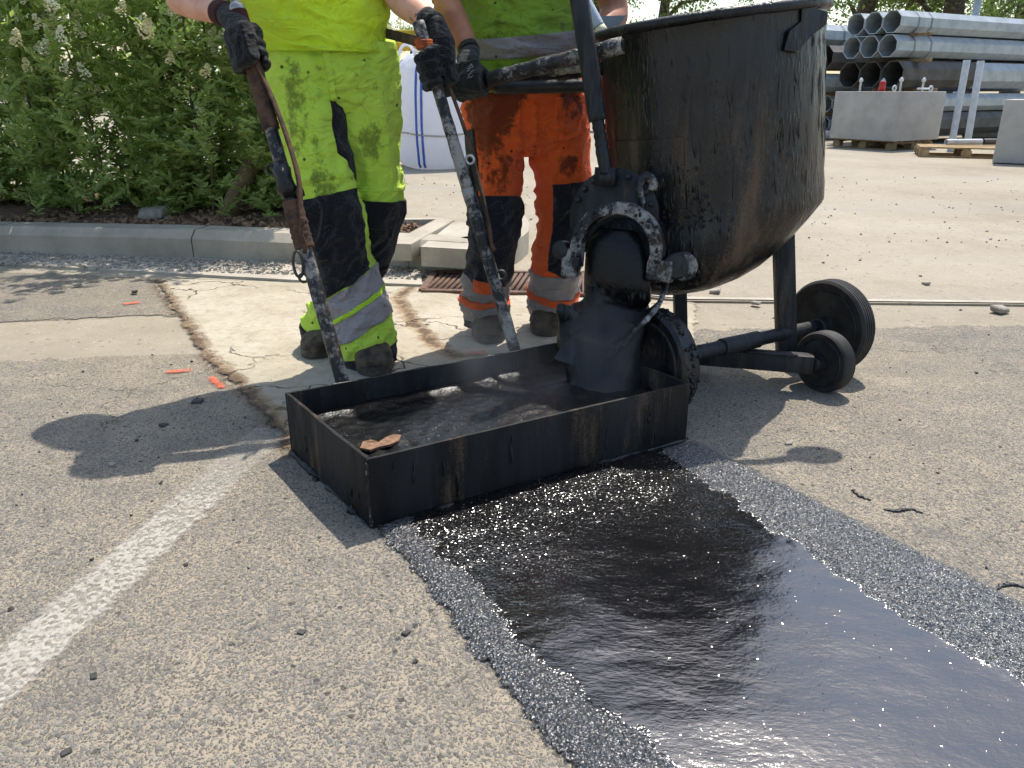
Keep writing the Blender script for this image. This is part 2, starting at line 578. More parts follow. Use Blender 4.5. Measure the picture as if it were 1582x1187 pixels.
def m_tar_steel(name, brown=.35, streak=1.0, rough=.5, drips=.5, ash=0.0, base='#17181b', zlo=None, blue='#1d2026', spec=.42, bt=.45):
    a = Mat(name)
    st = a.noise(7, 5, .62, vec=a.scale(a.pos, (2.2, 2.2, .35)))
    st2 = a.noise(24, 4, .6, vec=a.scale(a.pos, (2, 2, .22)))
    fine = a.noise(170, 3, .7)
    col = a.mix(a.step(st2, .35, .7), lin('#08080a'), lin(base))
    col = a.mix(a.mul(a.step(a.noise(4.5, 4, .6, vec=a.scale(a.pos, (1.8, 1.8, .45))), bt, bt + .14), .85), col, lin(blue))  # bluish patches: sky sheen on the tar put into the colour
    rust = a.step(a.add(st, a.mul(a.math('SUBTRACT', fine, .5), .35)), .60 - .12 * brown, .80 - .12 * brown)
    if zlo is not None:
        z = a.n('SeparateXYZ', {0: a.pos}).outputs[2]
        rust = a.mul(rust, a.step(z, zlo[1], zlo[0]))
    col = a.mix(a.mul(rust, min(1, .55 + brown * .4)), col, a.mix(st2, lin('#4a392b'), lin('#715d49')))
    if ash:
        am = a.step(a.add(a.noise(11, 4, .65), a.mul(a.noise(90, 4, .75), .5)), .80 - .2 * ash, 1.0 - .25 * ash)
        col = a.mix(am, col, lin('#8f8b86'))
    lump = a.voro(85, a.scale(a.pos, (1, 1, .28)))
    lm = a.step(a.noise(5, 3), .42, .62)
    h = a.add(a.mul(a.mul(a.step(lump.outputs['Distance'], .5, .1), lm), drips), a.add(a.mul(fine, .30), a.mul(st2, .5)))
    rr = a.n('Mix', {0: rust, 2: rough, 3: .78}, data_type='FLOAT').outputs[0]
    rr = a.add(rr, a.mul(a.math('SUBTRACT', a.noise(10, 4, .65, vec=a.scale(a.pos, (2.4, 2.4, .35))), .5), .8))
    a.bsdf(col, rr, normal=a.bump(h, .7, .006), spec=spec)
    return a.done()
MT['drum'] = m_tar_steel('tarred_drum_steel', brown=.95, rough=.33, drips=.9, zlo=(.66, .98), base='#0e0f12', blue='#191c22', spec=.5, bt=.48)
MT['tar'] = m_tar_steel('tar_coated_metal', brown=0.0, rough=.42, drips=.7)
MT['tarpipe'] = m_tar_steel('tar_crusted_pipe', brown=.2, rough=.5, drips=1.2, ash=.25)
MT['leg'] = m_tar_steel('sooty_steel', brown=.1, rough=.62, drips=.25, base='#303236')
MT['box'] = m_tar_steel('blackened_sheet_steel', brown=.42, rough=.66, drips=.25, base='#171616', blue='#1e1f22', spec=.3)
MT['ash'] = m_tar_steel('ash_dusted_iron', brown=.2, rough=.55, drips=.8, ash=.46)
MT['plug'] = m_tar_steel('streaked_mastic', brown=0.0, rough=.5, drips=.2, ash=0.0)
MT['gate'] = m_tar_steel('smeared_gate_plate', brown=.55, rough=.6, drips=.1, base='#211f1c')
MT['polegrey'] = m_tar_steel('dirty_galvanised_tube', brown=.5, rough=.5, drips=.8, ash=.62)
MT['poleblk'] = m_tar_steel('tarry_tube', brown=.9, rough=.5, drips=1.0, ash=.45)

def m_plain(name, c1, c2=None, rough=.7, metal=0, sc=12, bump=.3, bs=150, bd=.002, spec=.4, det=4):
    a = Mat(name)
    col = a.mix(a.step(a.noise(sc, det, .6), .35, .68), c1, c2 or c1)
    a.bsdf(col, rough, metal, normal=a.bump(a.noise(bs, 3, .6), bump, bd), spec=spec)
    return a.done()
MT['rubber'] = m_plain('worn_rubber', lin('#1b1b1c'), lin('#33322f'), .72, bs=90)
MT['hub'] = m_plain('sooty_wheel_disc', lin('#141416'), lin('#232327'), .5)
MT['wood'] = m_plain('weathered_timber', lin('#8a7455'), lin('#6d5b43'), .85, sc=9)
MT['woodp'] = m_plain('pallet_timber', lin('#a68d68'), lin('#8a7353'), .85, sc=9)
MT['bark'] = m_plain('bark', lin('#5d5145'), lin('#40382f'), .9, sc=14, bump=.9, bs=40, bd=.02)
MT['stake'] = m_plain('old_stake_wood', lin('#75634a'), lin('#574a38'), .9, sc=14, bump=.8, bs=60, bd=.006)
MT['stem'] = m_plain('shrub_stem', lin('#6a5d47'), lin('#4d4a33'), .85)
MT['galv'] = m_plain('galvanised_steel', lin('#a9b1b5'), lin('#959da1'), .5, .35, sc=5, bump=.08, spec=.5)
MT['galvin'] = m_plain('galvanised_inside', lin('#7d8488'), lin('#6c7377'), .6, .2, sc=5)
MT['dark'] = m_plain('weathered_dark_steel', lin('#5a5854'), lin('#474541'), .6, .15, sc=4, bump=.1)
MT['whitepost'] = m_plain('pale_painted_post', lin('#c3c7c8'), lin('#b3b8ba'), .6)
MT['red'] = m_plain('red_plastic', lin('#b8332c'), lin('#9c2a25'), .5)
MT['yellow'] = m_plain('yellow_paint', lin('#d9b52c'), lin('#b9962a'), .5)
MT['rope'] = m_plain('pale_rope', lin('#b9b2a5'), lin('#9f988b'), .9)
MT['blue'] = m_plain('blue_webbing', lin('#4f6fc0'), lin('#3f5cab'), .8)
MT['grate'] = m_plain('rusty_cast_iron', lin('#6e5444'), lin('#55453b'), .85, sc=30)
MT['void'] = m_plain('painted_hole_shade', lin('#2a2521'), lin('#1d1a18'), .95)  # near-black colour standing in for the shade inside openings
MT['stone'] = m_plain('loose_stone', lin('#9c958a'), lin('#7b756c'), .9, sc=20, bump=.6)
MT['gravel'] = m_plain('grey_gravel', lin('#a39c90'), lin('#6f6a62'), .9, sc=70, bump=.5)
MT['stonedk'] = m_plain('dark_chipping', lin('#4a4846'), lin('#33322f'), .8, sc=20, bump=.6)
MT['mulch'] = m_plain('bark_mulch', lin('#6a5140'), lin('#4a392d'), .95, sc=18, bump=1.0, bs=60, bd=.02)
MT['chip'] = m_plain('mulch_chip', lin('#8a6f58'), lin('#5a4637'), .95, sc=40)
MT['skin'] = m_plain('skin', lin('#d7a287'), lin('#c98f74'), .5, sc=20, bump=.2, bs=260, spec=.35)
MT['skin2'] = m_plain('tanned_skin', lin('#a8745a'), lin('#8f5f48'), .55, sc=16, bump=.3, bs=240, spec=.3)
MT['ink'] = m_plain('tattoo_ink', lin('#3a3d40'), lin('#45464a'), .6)
MT['hair'] = m_plain('dark_hair', lin('#2c221b'), lin('#1d1713'), .6)
MT['eye'] = m_plain('eye_white', lin('#e0dcd6'), None, .3)
MT['lip'] = m_plain('lips', lin('#a8604f'), None, .5)
MT['print'] = m_plain('white_print', lin('#b9b9b6'), lin('#8e8e8c'), .7)
MT['boot'] = m_plain('dusty_leather_boot', lin('#5d5142'), lin('#2b2520'), .8, sc=24, bump=.9, bs=60, bd=.008)
MT['sole'] = m_plain('boot_sole', lin('#3d3831'), lin('#5a5348'), .85, sc=30)
MT['cuffred'] = m_plain('dark_red_knit', lin('#4a1f1f'), lin('#331617'), .95, bs=300, bump=.6)
MT['strap'] = m_plain('dirty_brown_webbing', lin('#5f4534'), lin('#33271f'), .9, sc=30, bump=.9, bs=220, bd=.003)
MT['strapor'] = m_plain('orange_tie', lin('#b4572a'), lin('#6e3a20'), .9, sc=40)
MT['ironring'] = m_plain('dull_iron', lin('#5b5a58'), lin('#3f3e3c'), .5, .5)
MT['steelend'] = m_plain('bright_steel', lin('#b9bbbd'), lin('#8b8783'), .35, .7)

def m_fabric(name, c1, c2, dirt=.5, dirtcol='#1a1712', weave=420, seedv=0.0, zone=None, rough=.85):
    a = Mat(name)
    col = a.mix(a.noise(5, 3), c1, c2)
    p2 = a.n('VectorMath', {0: a.pos, 1: (seedv, seedv * .7, -seedv)}, operation='ADD').outputs[0]
    sm = a.add(a.noise(6, 5, .66, vec=a.scale(p2, (1.3, 1.3, .8))), a.mul(a.math('SUBTRACT', a.noise(34, 6, .75, vec=p2), .5), .62))
    if zone is not None:                       # (centre, radius, gain) local grime
        for c, rad, gain in zone:
            d = a.n('VectorMath', {0: a.pos, 1: c}, operation='DISTANCE').outputs['Value']
            sm = a.add(sm, a.mul(a.step(d, rad, rad * .25), gain))
    m = a.step(sm, .77 - .22 * dirt, .93 - .22 * dirt)
    col = a.mix(a.mul(m, .78), col, lin(dirtcol))
    v = a.voro(38, p2)
    dot = a.mul(a.math('GREATER_THAN', a.sep(v.outputs['Color'])[0], 1 - .16 * dirt), a.step(v.outputs['Distance'], .26, .12))
    col = a.mix(a.mul(dot, .9), col, lin('#141210'))
    wr = a.math('SUBTRACT', 1.0, a.math('ABSOLUTE', a.mul(a.math('SUBTRACT', a.noise(8, 3, .55, vec=a.scale(p2, (1, 1, 1.5)), dist=.9), .5), 5.0)))
    h = a.add(a.add(a.mul(a.noise(weave, 1), .25), a.mul(a.math('MAXIMUM', wr, 0.0), .55)), a.add(a.mul(a.noise(26, 4, .6), .7), a.mul(a.noise(9, 3, .6, vec=a.scale(p2, (1, 1, 2.2))), 1.3)))
    a.bsdf(col, rough, normal=a.bump(h, .9, .020), spec=.2, sheen=.15)
    return a.done()

# ------------------------------------------------------------------ ground sheets
def sd_poly(P, poly):
    """signed distance (positive inside) of points P (n,2) to a polygon"""
    poly = np.asarray(poly, float)
    n = len(poly)
    d = np.full(len(P), 1e9)
    ins = np.zeros(len(P), bool)
    for i in range(n):
        a, b = poly[i], poly[(i + 1) % n]
        e = b - a
        w = P - a
        t = np.clip((w @ e) / max(e @ e, 1e-12), 0, 1)
        d = np.minimum(d, np.hypot(*(w - t[:, None] * e).T))
        c = (a[1] > P[:, 1]) != (b[1] > P[:, 1])
        xi = a[0] + (P[:, 1] - a[1]) / np.where(abs(b[1] - a[1]) < 1e-12, 1e-12, b[1] - a[1]) * (b[0] - a[0])
        ins ^= c & (P[:, 0] < xi)
    return np.where(ins, d, -d)

def d_line(P, line):
    line = np.asarray(line, float)
    d = np.full(len(P), 1e9)
    for a, b in zip(line[:-1], line[1:]):
        e = b - a
        w = P - a
        t = np.clip((w @ e) / max(e @ e, 1e-12), 0, 1)
        d = np.minimum(d, np.hypot(*(w - t[:, None] * e).T))
    return d

def sheet(name, polys, z, cell, mat, margin=.05, attrs=None, zfun=None, bbox=None):
    allp = np.concatenate([np.asarray(p, float) for p in polys])
    (x0, y0), (x1, y1) = allp.min(0) - margin, allp.max(0) + margin
    if bbox:
        x0, x1, y0, y1 = max(x0, bbox[0]), min(x1, bbox[1]), max(y0, bbox[2]), min(y1, bbox[3])
    nx, ny = int((x1 - x0) / cell) + 2, int((y1 - y0) / cell) + 2
    gx, gy = np.meshgrid(x0 + np.arange(nx) * cell, y0 + np.arange(ny) * cell)
    P = np.stack([gx.ravel(), gy.ravel()], 1)
    sd = np.full(len(P), -1e9)
    for p in polys:
        sd = np.maximum(sd, sd_poly(P, p))
    keep = sd > -margin
    idx = np.arange(nx * ny).reshape(ny, nx)
    q = np.stack([idx[:-1, :-1], idx[:-1, 1:], idx[1:, 1:], idx[1:, :-1]], -1).reshape(-1, 4)
    q = q[keep[q].all(1)]
    used = np.unique(q)
    mp = np.full(nx * ny, -1); mp[used] = np.arange(len(used))
    P2 = P[used]
    zz = np.full(len(P2), z) if zfun is None else z + zfun(P2, sd[used])
    me = bpy.data.meshes.new(name)
    V = np.concatenate([P2, zz[:, None]], 1)
    me.from_pydata(V.tolist(), [], mp[q].tolist())
    me.polygons.foreach_set('use_smooth', [True] * len(me.polygons))
    at_ = {'sd': sd[used]}
    for k, f in (attrs or {}).items():
        at_[k] = f(P2)
    for k, v in at_.items():
        A = me.attributes.new(k, 'FLOAT', 'POINT')
        A.data.foreach_set('value', np.asarray(v, np.float32))
    me.materials.append(mat)
    o = bpy.data.objects.new(name, me)
    COL.objects.link(o)
    return o

def gpoly(px):
    return [tuple(gr(x, y))[:2] for x, y in px]

# big dusty yard out to the horizon
Rr = 900
yard = mobj('ground', [(-Rr, -60, 0), (Rr, -60, 0), (Rr, Rr, 0), (-Rr, Rr, 0)], [(0, 1, 2, 3)], MT['yard'], smooth=False, recenter=False)
tag(yard, kind='structure')

CRACK1 = gpoly([(232, 424), (262, 470), (288, 505), (312, 548), (345, 580), (392, 620), (425, 660), (452, 705)])
CRACK2 = gpoly([(640, 448), (614, 462), (630, 490), (648, 512), (668, 535), (700, 552), (760, 556)])
def dcr(P):
    return np.minimum(d_line(P, CRACK1), d_line(P, CRACK2) * 1.1)

road_main = [(-7, -1.0), (7, -1.0), (7, 3.02)] + gpoly([(1582, 505), (1300, 509), (1066, 512), (1040, 600), (800, 600), (452, 706), (425, 662), (392, 622), (345, 582), (312, 550), (150, 553), (0, 562)]) + [(-3.5, 2.52), (-7, 2.3)]
road_strip = gpoly([(-80, 421), (120, 425), (232, 432), (262, 470), (276, 488), (150, 492), (-80, 502)])
road = sheet('road', [road_main, road_strip], .004, .03, MT['asphalt'], attrs={'dcr': dcr}, margin=.09)
tag(road, kind='structure')

slab_poly = gpoly([(238, 432), (460, 439), (640, 446), (900, 462), (1075, 470), (1075, 520), (1030, 606), (800, 606), (450, 712), (425, 662), (392, 622), (345, 582), (312, 550), (276, 490)])
def slab_z(P, sd):
    return np.array([0.010 * mnoise.noise((x * 2.3, y * 2.3, 3.1)) + .004 * mnoise.noise((x * 8, y * 8, 1.7)) for x, y in P]) * np.clip(sd / .08, 0, 1) + .006 * np.clip(sd / .04, 0, 1)
slab = sheet('concrete_pavement', [slab_poly], .007, .02, MT['slab'], attrs={'dcr': dcr}, margin=.07, zfun=slab_z)
tag(slab, kind='structure')

# worn white line on the road
l0, l1 = gr(60, 1000), gr(418, 672)
d = (l1 - l0); d.z = 0; d.normalize()
pn = Vector((d.y, -d.x, 0)) * .062
a0, a1 = l0 - d * 1.6, l1 + d * .03
line = sheet('road_marking', [[tuple(p)[:2] for p in (a0 + pn, a1 + pn, a1 - pn, a0 - pn)]], .0085, .012, MT['line'], margin=.02,
             attrs={'dcr': lambda P: np.clip((np.asarray(P)[:, 1] - 1.3) / .7, 0, 1)}, bbox=(-3, 3, -.4, 3))
tag(line, kind='structure')

# orange spray marks
def spray(px, wpx, label):
    pts = gpoly(px)
    n = len(pts)
    L, Rg = [], []
    for i, p in enumerate(pts):
        a, b = Vector(pts[max(i - 1, 0)]), Vector(pts[min(i + 1, n - 1)])
        t = (b - a).normalized()
        m = Vector((-t.y, t.x)) * wpx
        L.append(Vector(p) + m); Rg.append(Vector(p) - m)
    o = sheet('spray_mark', [[tuple(q) for q in L + Rg[::-1]]], .0165 if px[0][0] > 600 else .0095, .006, MT['spray'], margin=.012)
    tag(o, label, 'paint mark', 'orange survey marks sprayed on the ground')
spray([(192, 473), (205, 471), (218, 470)], .017, 'orange spray dash nearest the kerb on the left asphalt')
spray([(256, 579), (275, 577), (294, 576)], .016, 'orange horizontal spray dash left of the brown crack')
spray([(325, 586), (333, 594), (346, 604)], .012, 'orange slanted spray dash beside the shadow edge and crack')
spray([(726, 552), (740, 551), (752, 550)], .013, 'small orange spray dash on concrete behind the steel box')

# ------------------------------------------------------------------ steel drag box geometry (used by strip, pool, handles)
BX = {'FL': Vector((-.306, 1.493, 0)), 'BL': Vector((-.587, 1.886, 0)), 'FR': Vector((.476, 1.956, 0))}
BX['BR'] = BX['BL'] + BX['FR'] - BX['FL']
BU = (BX['FR'] - BX['FL']).normalized()
BV = (BX['BL'] - BX['FL']).normalized()
BOXH = .172

# fresh strip of mastic
fresh_outer = [(-.30, 1.50), (.20, 1.78), (.50, 1.945), (.60, 1.78), (.78, 1.50), (.955, 1.215), (1.30, .69), (1.75, -.02), (1.05, -.45), (.45, .22), (.082, .851), (-.06, 1.09), (-.18, 1.31)]
fresh_inner = [(-.255, 1.57), (.12, 1.80), (.38, 1.96), (.46, 1.76), (.52, 1.56), (.66, 1.26), (.822, 1.0), (1.16, .47), (1.6, -.2), (1.25, -.4), (.62, .22), (.197, .851), (.02, 1.11), (-.09, 1.30)]
fdir = Vector((.55, -.83)).normalized()
def fresh_z(P, sd):
    si = sd_poly(P, fresh_inner)
    edge = np.clip((sd + .01) / .03, 0, 1)
    g = np.array([.0032 * mnoise.noise((x * 60, y * 60, 0)) + .0025 * mnoise.noise((x * 130, y * 130, 4)) for x, y in P])
    w = np.array([.0030 * mnoise.noise((x * 4, y * 5, 9)) + .0010 * mnoise.noise((x * 17, y * 22, 2)) for x, y in P])
    k = np.clip((si + .03) / .06, 0, 1); k = k * k * (3 - 2 * k)
    return (.012 + g) * edge * (1 - k) + (.0095 + w) * k
fresh = sheet('asphalt_strip', [fresh_outer], .0045, .0085, MT['fresh'], margin=.03, zfun=fresh_z, bbox=(-1, 1.8, .35, 2.2), attrs={
    'sdi': lambda P: sd_poly(P, fresh_inner),
    'along': lambda P: (np.asarray(P) @ np.array([BV.x, BV.y]) - (BX['FL'].x * BV.x + BX['FL'].y * BV.y)) * -1.0})
tag(fresh, kind='structure')

# ------------------------------------------------------------------ kerb, bed, gutter, drain
KB = [gr(-400, 388), gr(0, 395), gr(300, 402), gr(632, 418)]           # foot of the kerb face
KH, KW = .165, .20
kerb = empty('kerb', gr(300, 402), 'grey concrete kerb with bevelled edge along the hedge bed', 'kerb')
def kerb_stone(a, b, gap=.004):
    a, b = Vector(a), Vector(b)
    t = (b - a).normalized()
    back = Vector((-t.y, t.x, 0))
    a2, b2 = a + t * gap, b - t * gap
    prof = [(0, -.05), (0, KH - .045), (.045, KH - .004), (.05, KH), (KW, KH), (KW, -.05)]
    n = 9
    V, F = [], []
    L = (b2 - a2).length
    for i in range(n):
        p = a2 + t * L * i / (n - 1)
        for j, (u, h) in enumerate(prof):
            jit = mnoise.noise((p.x * 9, u * 30, h * 30)) * .003 if 0 < i < n - 1 else 0
            V.append(p + back * (u + jit) + Vector((0, 0, h + jit * .6)))
    m = len(prof)
    for i in range(n - 1):
        for j in range(m):
            j2 = (j + 1) % m
            F.append((i * m + j, (i + 1) * m + j, (i + 1) * m + j2, i * m + j2))
    F.append(tuple(range(m))); F.append(tuple(range((n - 1) * m, n * m))[::-1])
    o = mobj('kerb_stone', V, F, MT['kerb'], kerb)
    bm = bmesh.new(); bm.from_mesh(o.data); bmesh.ops.recalc_face_normals(bm, faces=bm.faces); bm.to_mesh(o.data); bm.free()
    return smooth_angle(o, 18)
for a, b in zip(KB[:-1], KB[1:]):
    kerb_stone(a, b)
# rounded kerb stones at the corner
cor = [gr(632, 418), gr(680, 422), gr(722, 424.5), gr(755, 422), gr(784, 414), gr(803, 404), gr(816, 392), gr(817, 378), gr(812, 366)]
def corner(pts, name='corner_stone'):
    P = catmull([tuple(p) for p in pts], 14)
    V, F = [], []
    prof = [(0, -.05), (0, KH - .035), (.03, KH - .003), (.035, KH), (KW, KH), (KW, -.05)]
    m = len(prof)
    for i in range(len(P)):
        t = Vector(P[min(i + 1, len(P) - 1)] - P[max(i - 1, 0)]).normalized()
        back = Vector((-t.y, t.x, 0))
        for j, (u, h) in enumerate(prof):
            V.append(Vector(P[i]) + back * u + Vector((0, 0, h + (.006 * mnoise.noise((i * .7, u * 40, 5)) if j in (1, 2) else 0))))
    for i in range(len(P) - 1):
        for j in range(m):
            j2 = (j + 1) % m
            F.append((i * m + j, (i + 1) * m + j, (i + 1) * m + j2, i * m + j2))
    F.append(tuple(range(m))); F.append(tuple(range((len(P) - 1) * m, len(P) * m))[::-1])
    o = mobj(name, V, F, MT['kerb'], kerb)
    bm = bmesh.new(); bm.from_mesh(o.data); bmesh.ops.recalc_face_normals(bm, faces=bm.faces); bm.to_mesh(o.data); bm.free()
    smooth_angle(o, 25)
corner(cor[0:4])
corner([cor[3], cor[4], cor[5], cor[6]])
corner([cor[6], cor[7], cor[8], gr(800, 356)])
# infill paving behind the corner and edging along the little bed
infill = prism([tuple(p)[:2] for p in (gr(650, 380, KH), gr(724, 384, KH), gr(775, 372, KH), gr(790, 358, KH), gr(770, 344, KH), gr(700, 342, KH))], (0, 0, .10), origin=(0, 0, KH - .1045))
tag(mobj('corner_paving', *infill, MT['gutter'], smooth=False), kind='structure')
ed = bar(gr(618, 378, KH) - Vector((0, 0, .04)), gr(688, 340, KH) - Vector((0, 0, .04)), .12, .09)
bevel(mobj('edging_stone', *ed, MT['kerb'], kerb), .006)
ed = bar(gr(604, 339, KH) - Vector((0, 0, .035)), gr(684, 338, KH) - Vector((0, 0, .035)), .06, .075)
bevel(mobj('edging_stone', *ed, MT['kerb'], kerb), .005)

# planting bed
bed_poly = [tuple(k + Vector((0, KW * .9, 0)))[:2] for k in KB] + [tuple(gr(628, 371, KH))[:2], tuple(gr(688, 341, KH))[:2], tuple(gr(606, 341, KH))[:2], (-1.15, 6.4), (-9, 7.6), (-9, 5.2)]
def bed_z(P, sd):
    return np.array([.03 * mnoise.noise((x * 3, y * 3, 0)) + .015 * mnoise.noise((x * 14, y * 14, 0)) for x, y in P]) + .04 * np.clip(sd / .5, 0, 1)
bed = sheet('planting_bed', [bed_poly], KH - .03, .06, MT['mulch'], margin=.0, zfun=bed_z)
tag(bed, kind='structure')

# concrete gutter between kerb and road
gt = [gr(-400, 398), gr(0, 411), gr(235, 424), gr(460, 437), gr(652, 444)]
V, F = [], []
for k, p in enumerate(gt):
    q = KB[0].lerp(KB[-1], 0)
    # matching point on kerb foot
    tt = [(-400, 386), (0, 393), (235, 398.5), (460, 408), (650, 417)][k]
    q = gr(*tt)
    V += [p, p + Vector((0, 0, .014)), q + Vector((0, 0, .014)), q]
for k in range(len(gt) - 1):
    b = 4 * k
    F += [(b, b + 4, b + 5, b + 1), (b + 1, b + 5, b + 6, b + 2)]
F += [(0, 1, 2, 3), (16, 19, 18, 17)]
tag(mobj('gutter', V, F, MT['gutter'], smooth=False), kind='structure')
# right-hand run of the gutter, seen under the barrow
gt2 = [[gr(905, 452), gr(905, 428)], [gr(1062, 468), gr(1062, 430)], [gr(1582, 474), gr(1582, 440)], [gr(2400, 480), gr(2400, 446)]]
V, F = [], []
for a, b in gt2:
    V += [a, a + Vector((0, 0, .010)), b + Vector((0, 0, .010)), b]
for k in range(3):
    b = 4 * k
    F += [(b, b + 4, b + 5, b + 1), (b + 1, b + 5, b + 6, b + 2)]
F += [(0, 1, 2, 3)]
g2 = mobj('gutter', V, F, MT['yard'], smooth=False); tag(g2, kind='structure')
V, F = [], []
for k, (a, b) in enumerate(gt2[:3]):
    u = a + (b - a) * .03; w = a + (b - a) * .11
    V += [u + Vector((0, 0, .0145)), w + Vector((0, 0, .0145))]
ws = mobj('gutter_edge', V, [(0, 2, 3, 1), (2, 4, 5, 3)], MT['gutter'], smooth=False); tag(ws, kind='structure')

# drain grate
c00, c10, c11, c01 = gr(652, 456), gr(905, 462), gr(903, 428), gr(672, 427)
dg_ = empty('drain_grate', (c00 + c10 + c11 + c01) / 4, 'rusty slotted drain grate at the kerb corner behind the workers', 'drain grate')
def bil(u, v, z=0):
    return (c00 * (1 - u) + c10 * u) * (1 - v) + (c01 * (1 - u) + c11 * u) * v + Vector((0, 0, z))
pit = [bil(.0, .0, .0095), bil(1, 0, .0095), bil(1, 1, .0095), bil(0, 1, .0095)]
mobj('pit', pit, [(0, 1, 2, 3)], MT['void'], dg_, smooth=False)  # flat dark sheet, shade of the open drain put into its colour
for (u0, v0, u1, v1) in ((0, 0, 1, 0), (0, 1, 1, 1), (0, 0, 0, 1), (1, 0, 1, 1), (.5, 0, .5, 1)):
    o = mobj('frame_bar', *bar(bil(u0, v0, .018), bil(u1, v1, .018), .034, .022), MT['grate'], dg_)
    bevel(o, .003, 1)
for k in range(26):
    u = (k + .8) / 27
    o = mobj('slat', *bar(bil(u - .012, .06, .0175), bil(min(u + .035, .99), .94, .0175), .016, .016), MT['grate'], dg_)

# ------------------------------------------------------------------ loose stones
def stone(c, s, rz, seed, squash=.6, tilt=0.0):
    rr = random.Random(seed)
    V = []
    for sx in (-1, 1):
        for sy in (-1, 1):
            for sz in (-1, 1):
                f = .55 + .45 * rr.random()
                V.append(Vector((sx * s * f * .58, sy * s * f * (.36 + .16 * rr.random()), sz * s * f * .5 * squash)))
    M = Matrix.Rotation(rz, 3, 'Z') @ Matrix.Rotation(tilt * (rr.random() - .5), 3, 'X') @ Matrix.Rotation(tilt * (rr.random() - .5), 3, 'Y')
    V = [M @ v + Vector(c) for v in V]
    F = [(0, 1, 3, 2), (4, 6, 7, 5), (0, 4, 5, 1), (2, 3, 7, 6), (0, 2, 6, 4), (1, 5, 7, 3)]
    return V, F
def scatter(name, pts, sizes, mat, z):
    VF = [stone((p[0], p[1], z + s * .14), s, random.random() * 6, i, .7, 1.2) for i, (p, s) in enumerate(zip(pts, sizes))]
    o = mobj(name, *join(*VF), mat, smooth=False)
    return tag(o, kind='stuff')
pts, sz = [], []
for _ in range(4200):
    u = random.random()
    px = -60 + 720 * u
    yk = 394 + (px / 632) * 22 if px < 632 else 417
    w = random.random() ** 1.8
    dens = .5 + .5 * mnoise.noise((px * .012, 3, 0)) + (0.25 if 250 < px < 480 else 0)
    if random.random() > dens:
        continue
    p = gr(px, yk + 1 + w * 19)
    pts.append(p); sz.append(random.choice((.005, .006, .008, .010, .013, .018)))
tag(scatter('gravel', pts, sz, MT['gravel'], .014), 'grey gravel swept up along the foot of the kerb', 'gravel')
pts = [(random.uniform(-3.5, 3.5), random.uniform(.7, 3.0)) for _ in range(300)]
pts = [p for p in pts if sd_poly(np.array([p]), fresh_outer)[0] < -.02 and not (BX['FL'].x - .1 < p[0] < .5 and 1.5 < p[1] < 2.4)]
tag(scatter('chippings', pts, [random.choice((.004, .005, .005, .007, .009)) for _ in pts], MT['stonedk'], .005), 'dark loose chippings strewn over the asphalt', 'chippings')
pts = [(random.uniform(-1, 7.5), random.uniform(3.1, 9)) for _ in range(1100)]
pts = [p for p in pts if not (p[0] < .3 and 3.9 < p[1] < 5.4)]
tag(scatter('grit', pts, [random.choice((.004, .005, .006, .008, .011, .015)) for _ in pts], MT['stone'], .002), 'pale grit and stone chips strewn over the yard', 'grit')

big_stones = [
    ((306, 624), .034, 'stonedk', 'dark pebble at the upper edge of the arm-shaped shadow'), ((253, 660), .026, 'stonedk', 'flat dark pebble in the crook of the shadow'),
    ((173, 721), .022, 'stone', 'pale pebble on the lower edge of the round shadow'), ((119, 445), .04, 'stone', 'tan stone alone on the asphalt strip near the kerb'),
    ((209, 456), .036, 'stonedk', 'black stone near the kerbside orange dash'), ((391, 402), .06, 'stone', 'largest rubble chip lying on the gravel at the kerb'),
    ((640, 432), .05, 'stone', 'white rubble chip beside the drain grate'), ((466, 981), .013, 'stonedk', 'black chip in the trio on the near asphalt, top one'),
    ((628, 982), .016, 'stonedk', 'lone black chip near the fresh strip edge'), ((288, 876), .012, 'stonedk', 'dark chip right of the white line, left of the trio'),
    ((1545, 484), .07, 'stone', 'flat pale stone at the far right on the dust'), ((1430, 443), .05, 'stone', 'pale flat stone behind the wheels on dusty ground'),
    ((1287, 444), .05, 'stone', 'whitish flat stone above the large wheel'), ((1105, 456), .06, 'stone', 'pale broken chip under the drum'),
    ((1168, 474), .05, 'stone', 'brownish chip left of the upright leg'), ((104, 1167), .015, 'stonedk', 'dark chip at the bottom left corner of the road'),
    ((145, 1050), .014, 'stonedk', 'dark chip lying on the white line, nearest'), ((1218, 688), .022, 'stone', 'pale chip inside the narrow shadow right of the box'),
]
for i, ((px, py), s, mk, lab) in enumerate(big_stones):
    p = gr(px, py)
    zb = .0145 if 4.0 < p.y < 4.7 else (.012 if p.y > 2.9 else .0045)
    v, f = stone((p.x, p.y, zb + s * .10), s, i * 1.3, i + 500, .42, .3)
    o = mobj('stone', v, f, MT[mk], smooth=False)
    bevel(o, s * .08, 1, 10)
    tag(o, lab, 'stone', 'loose stones on the ground')

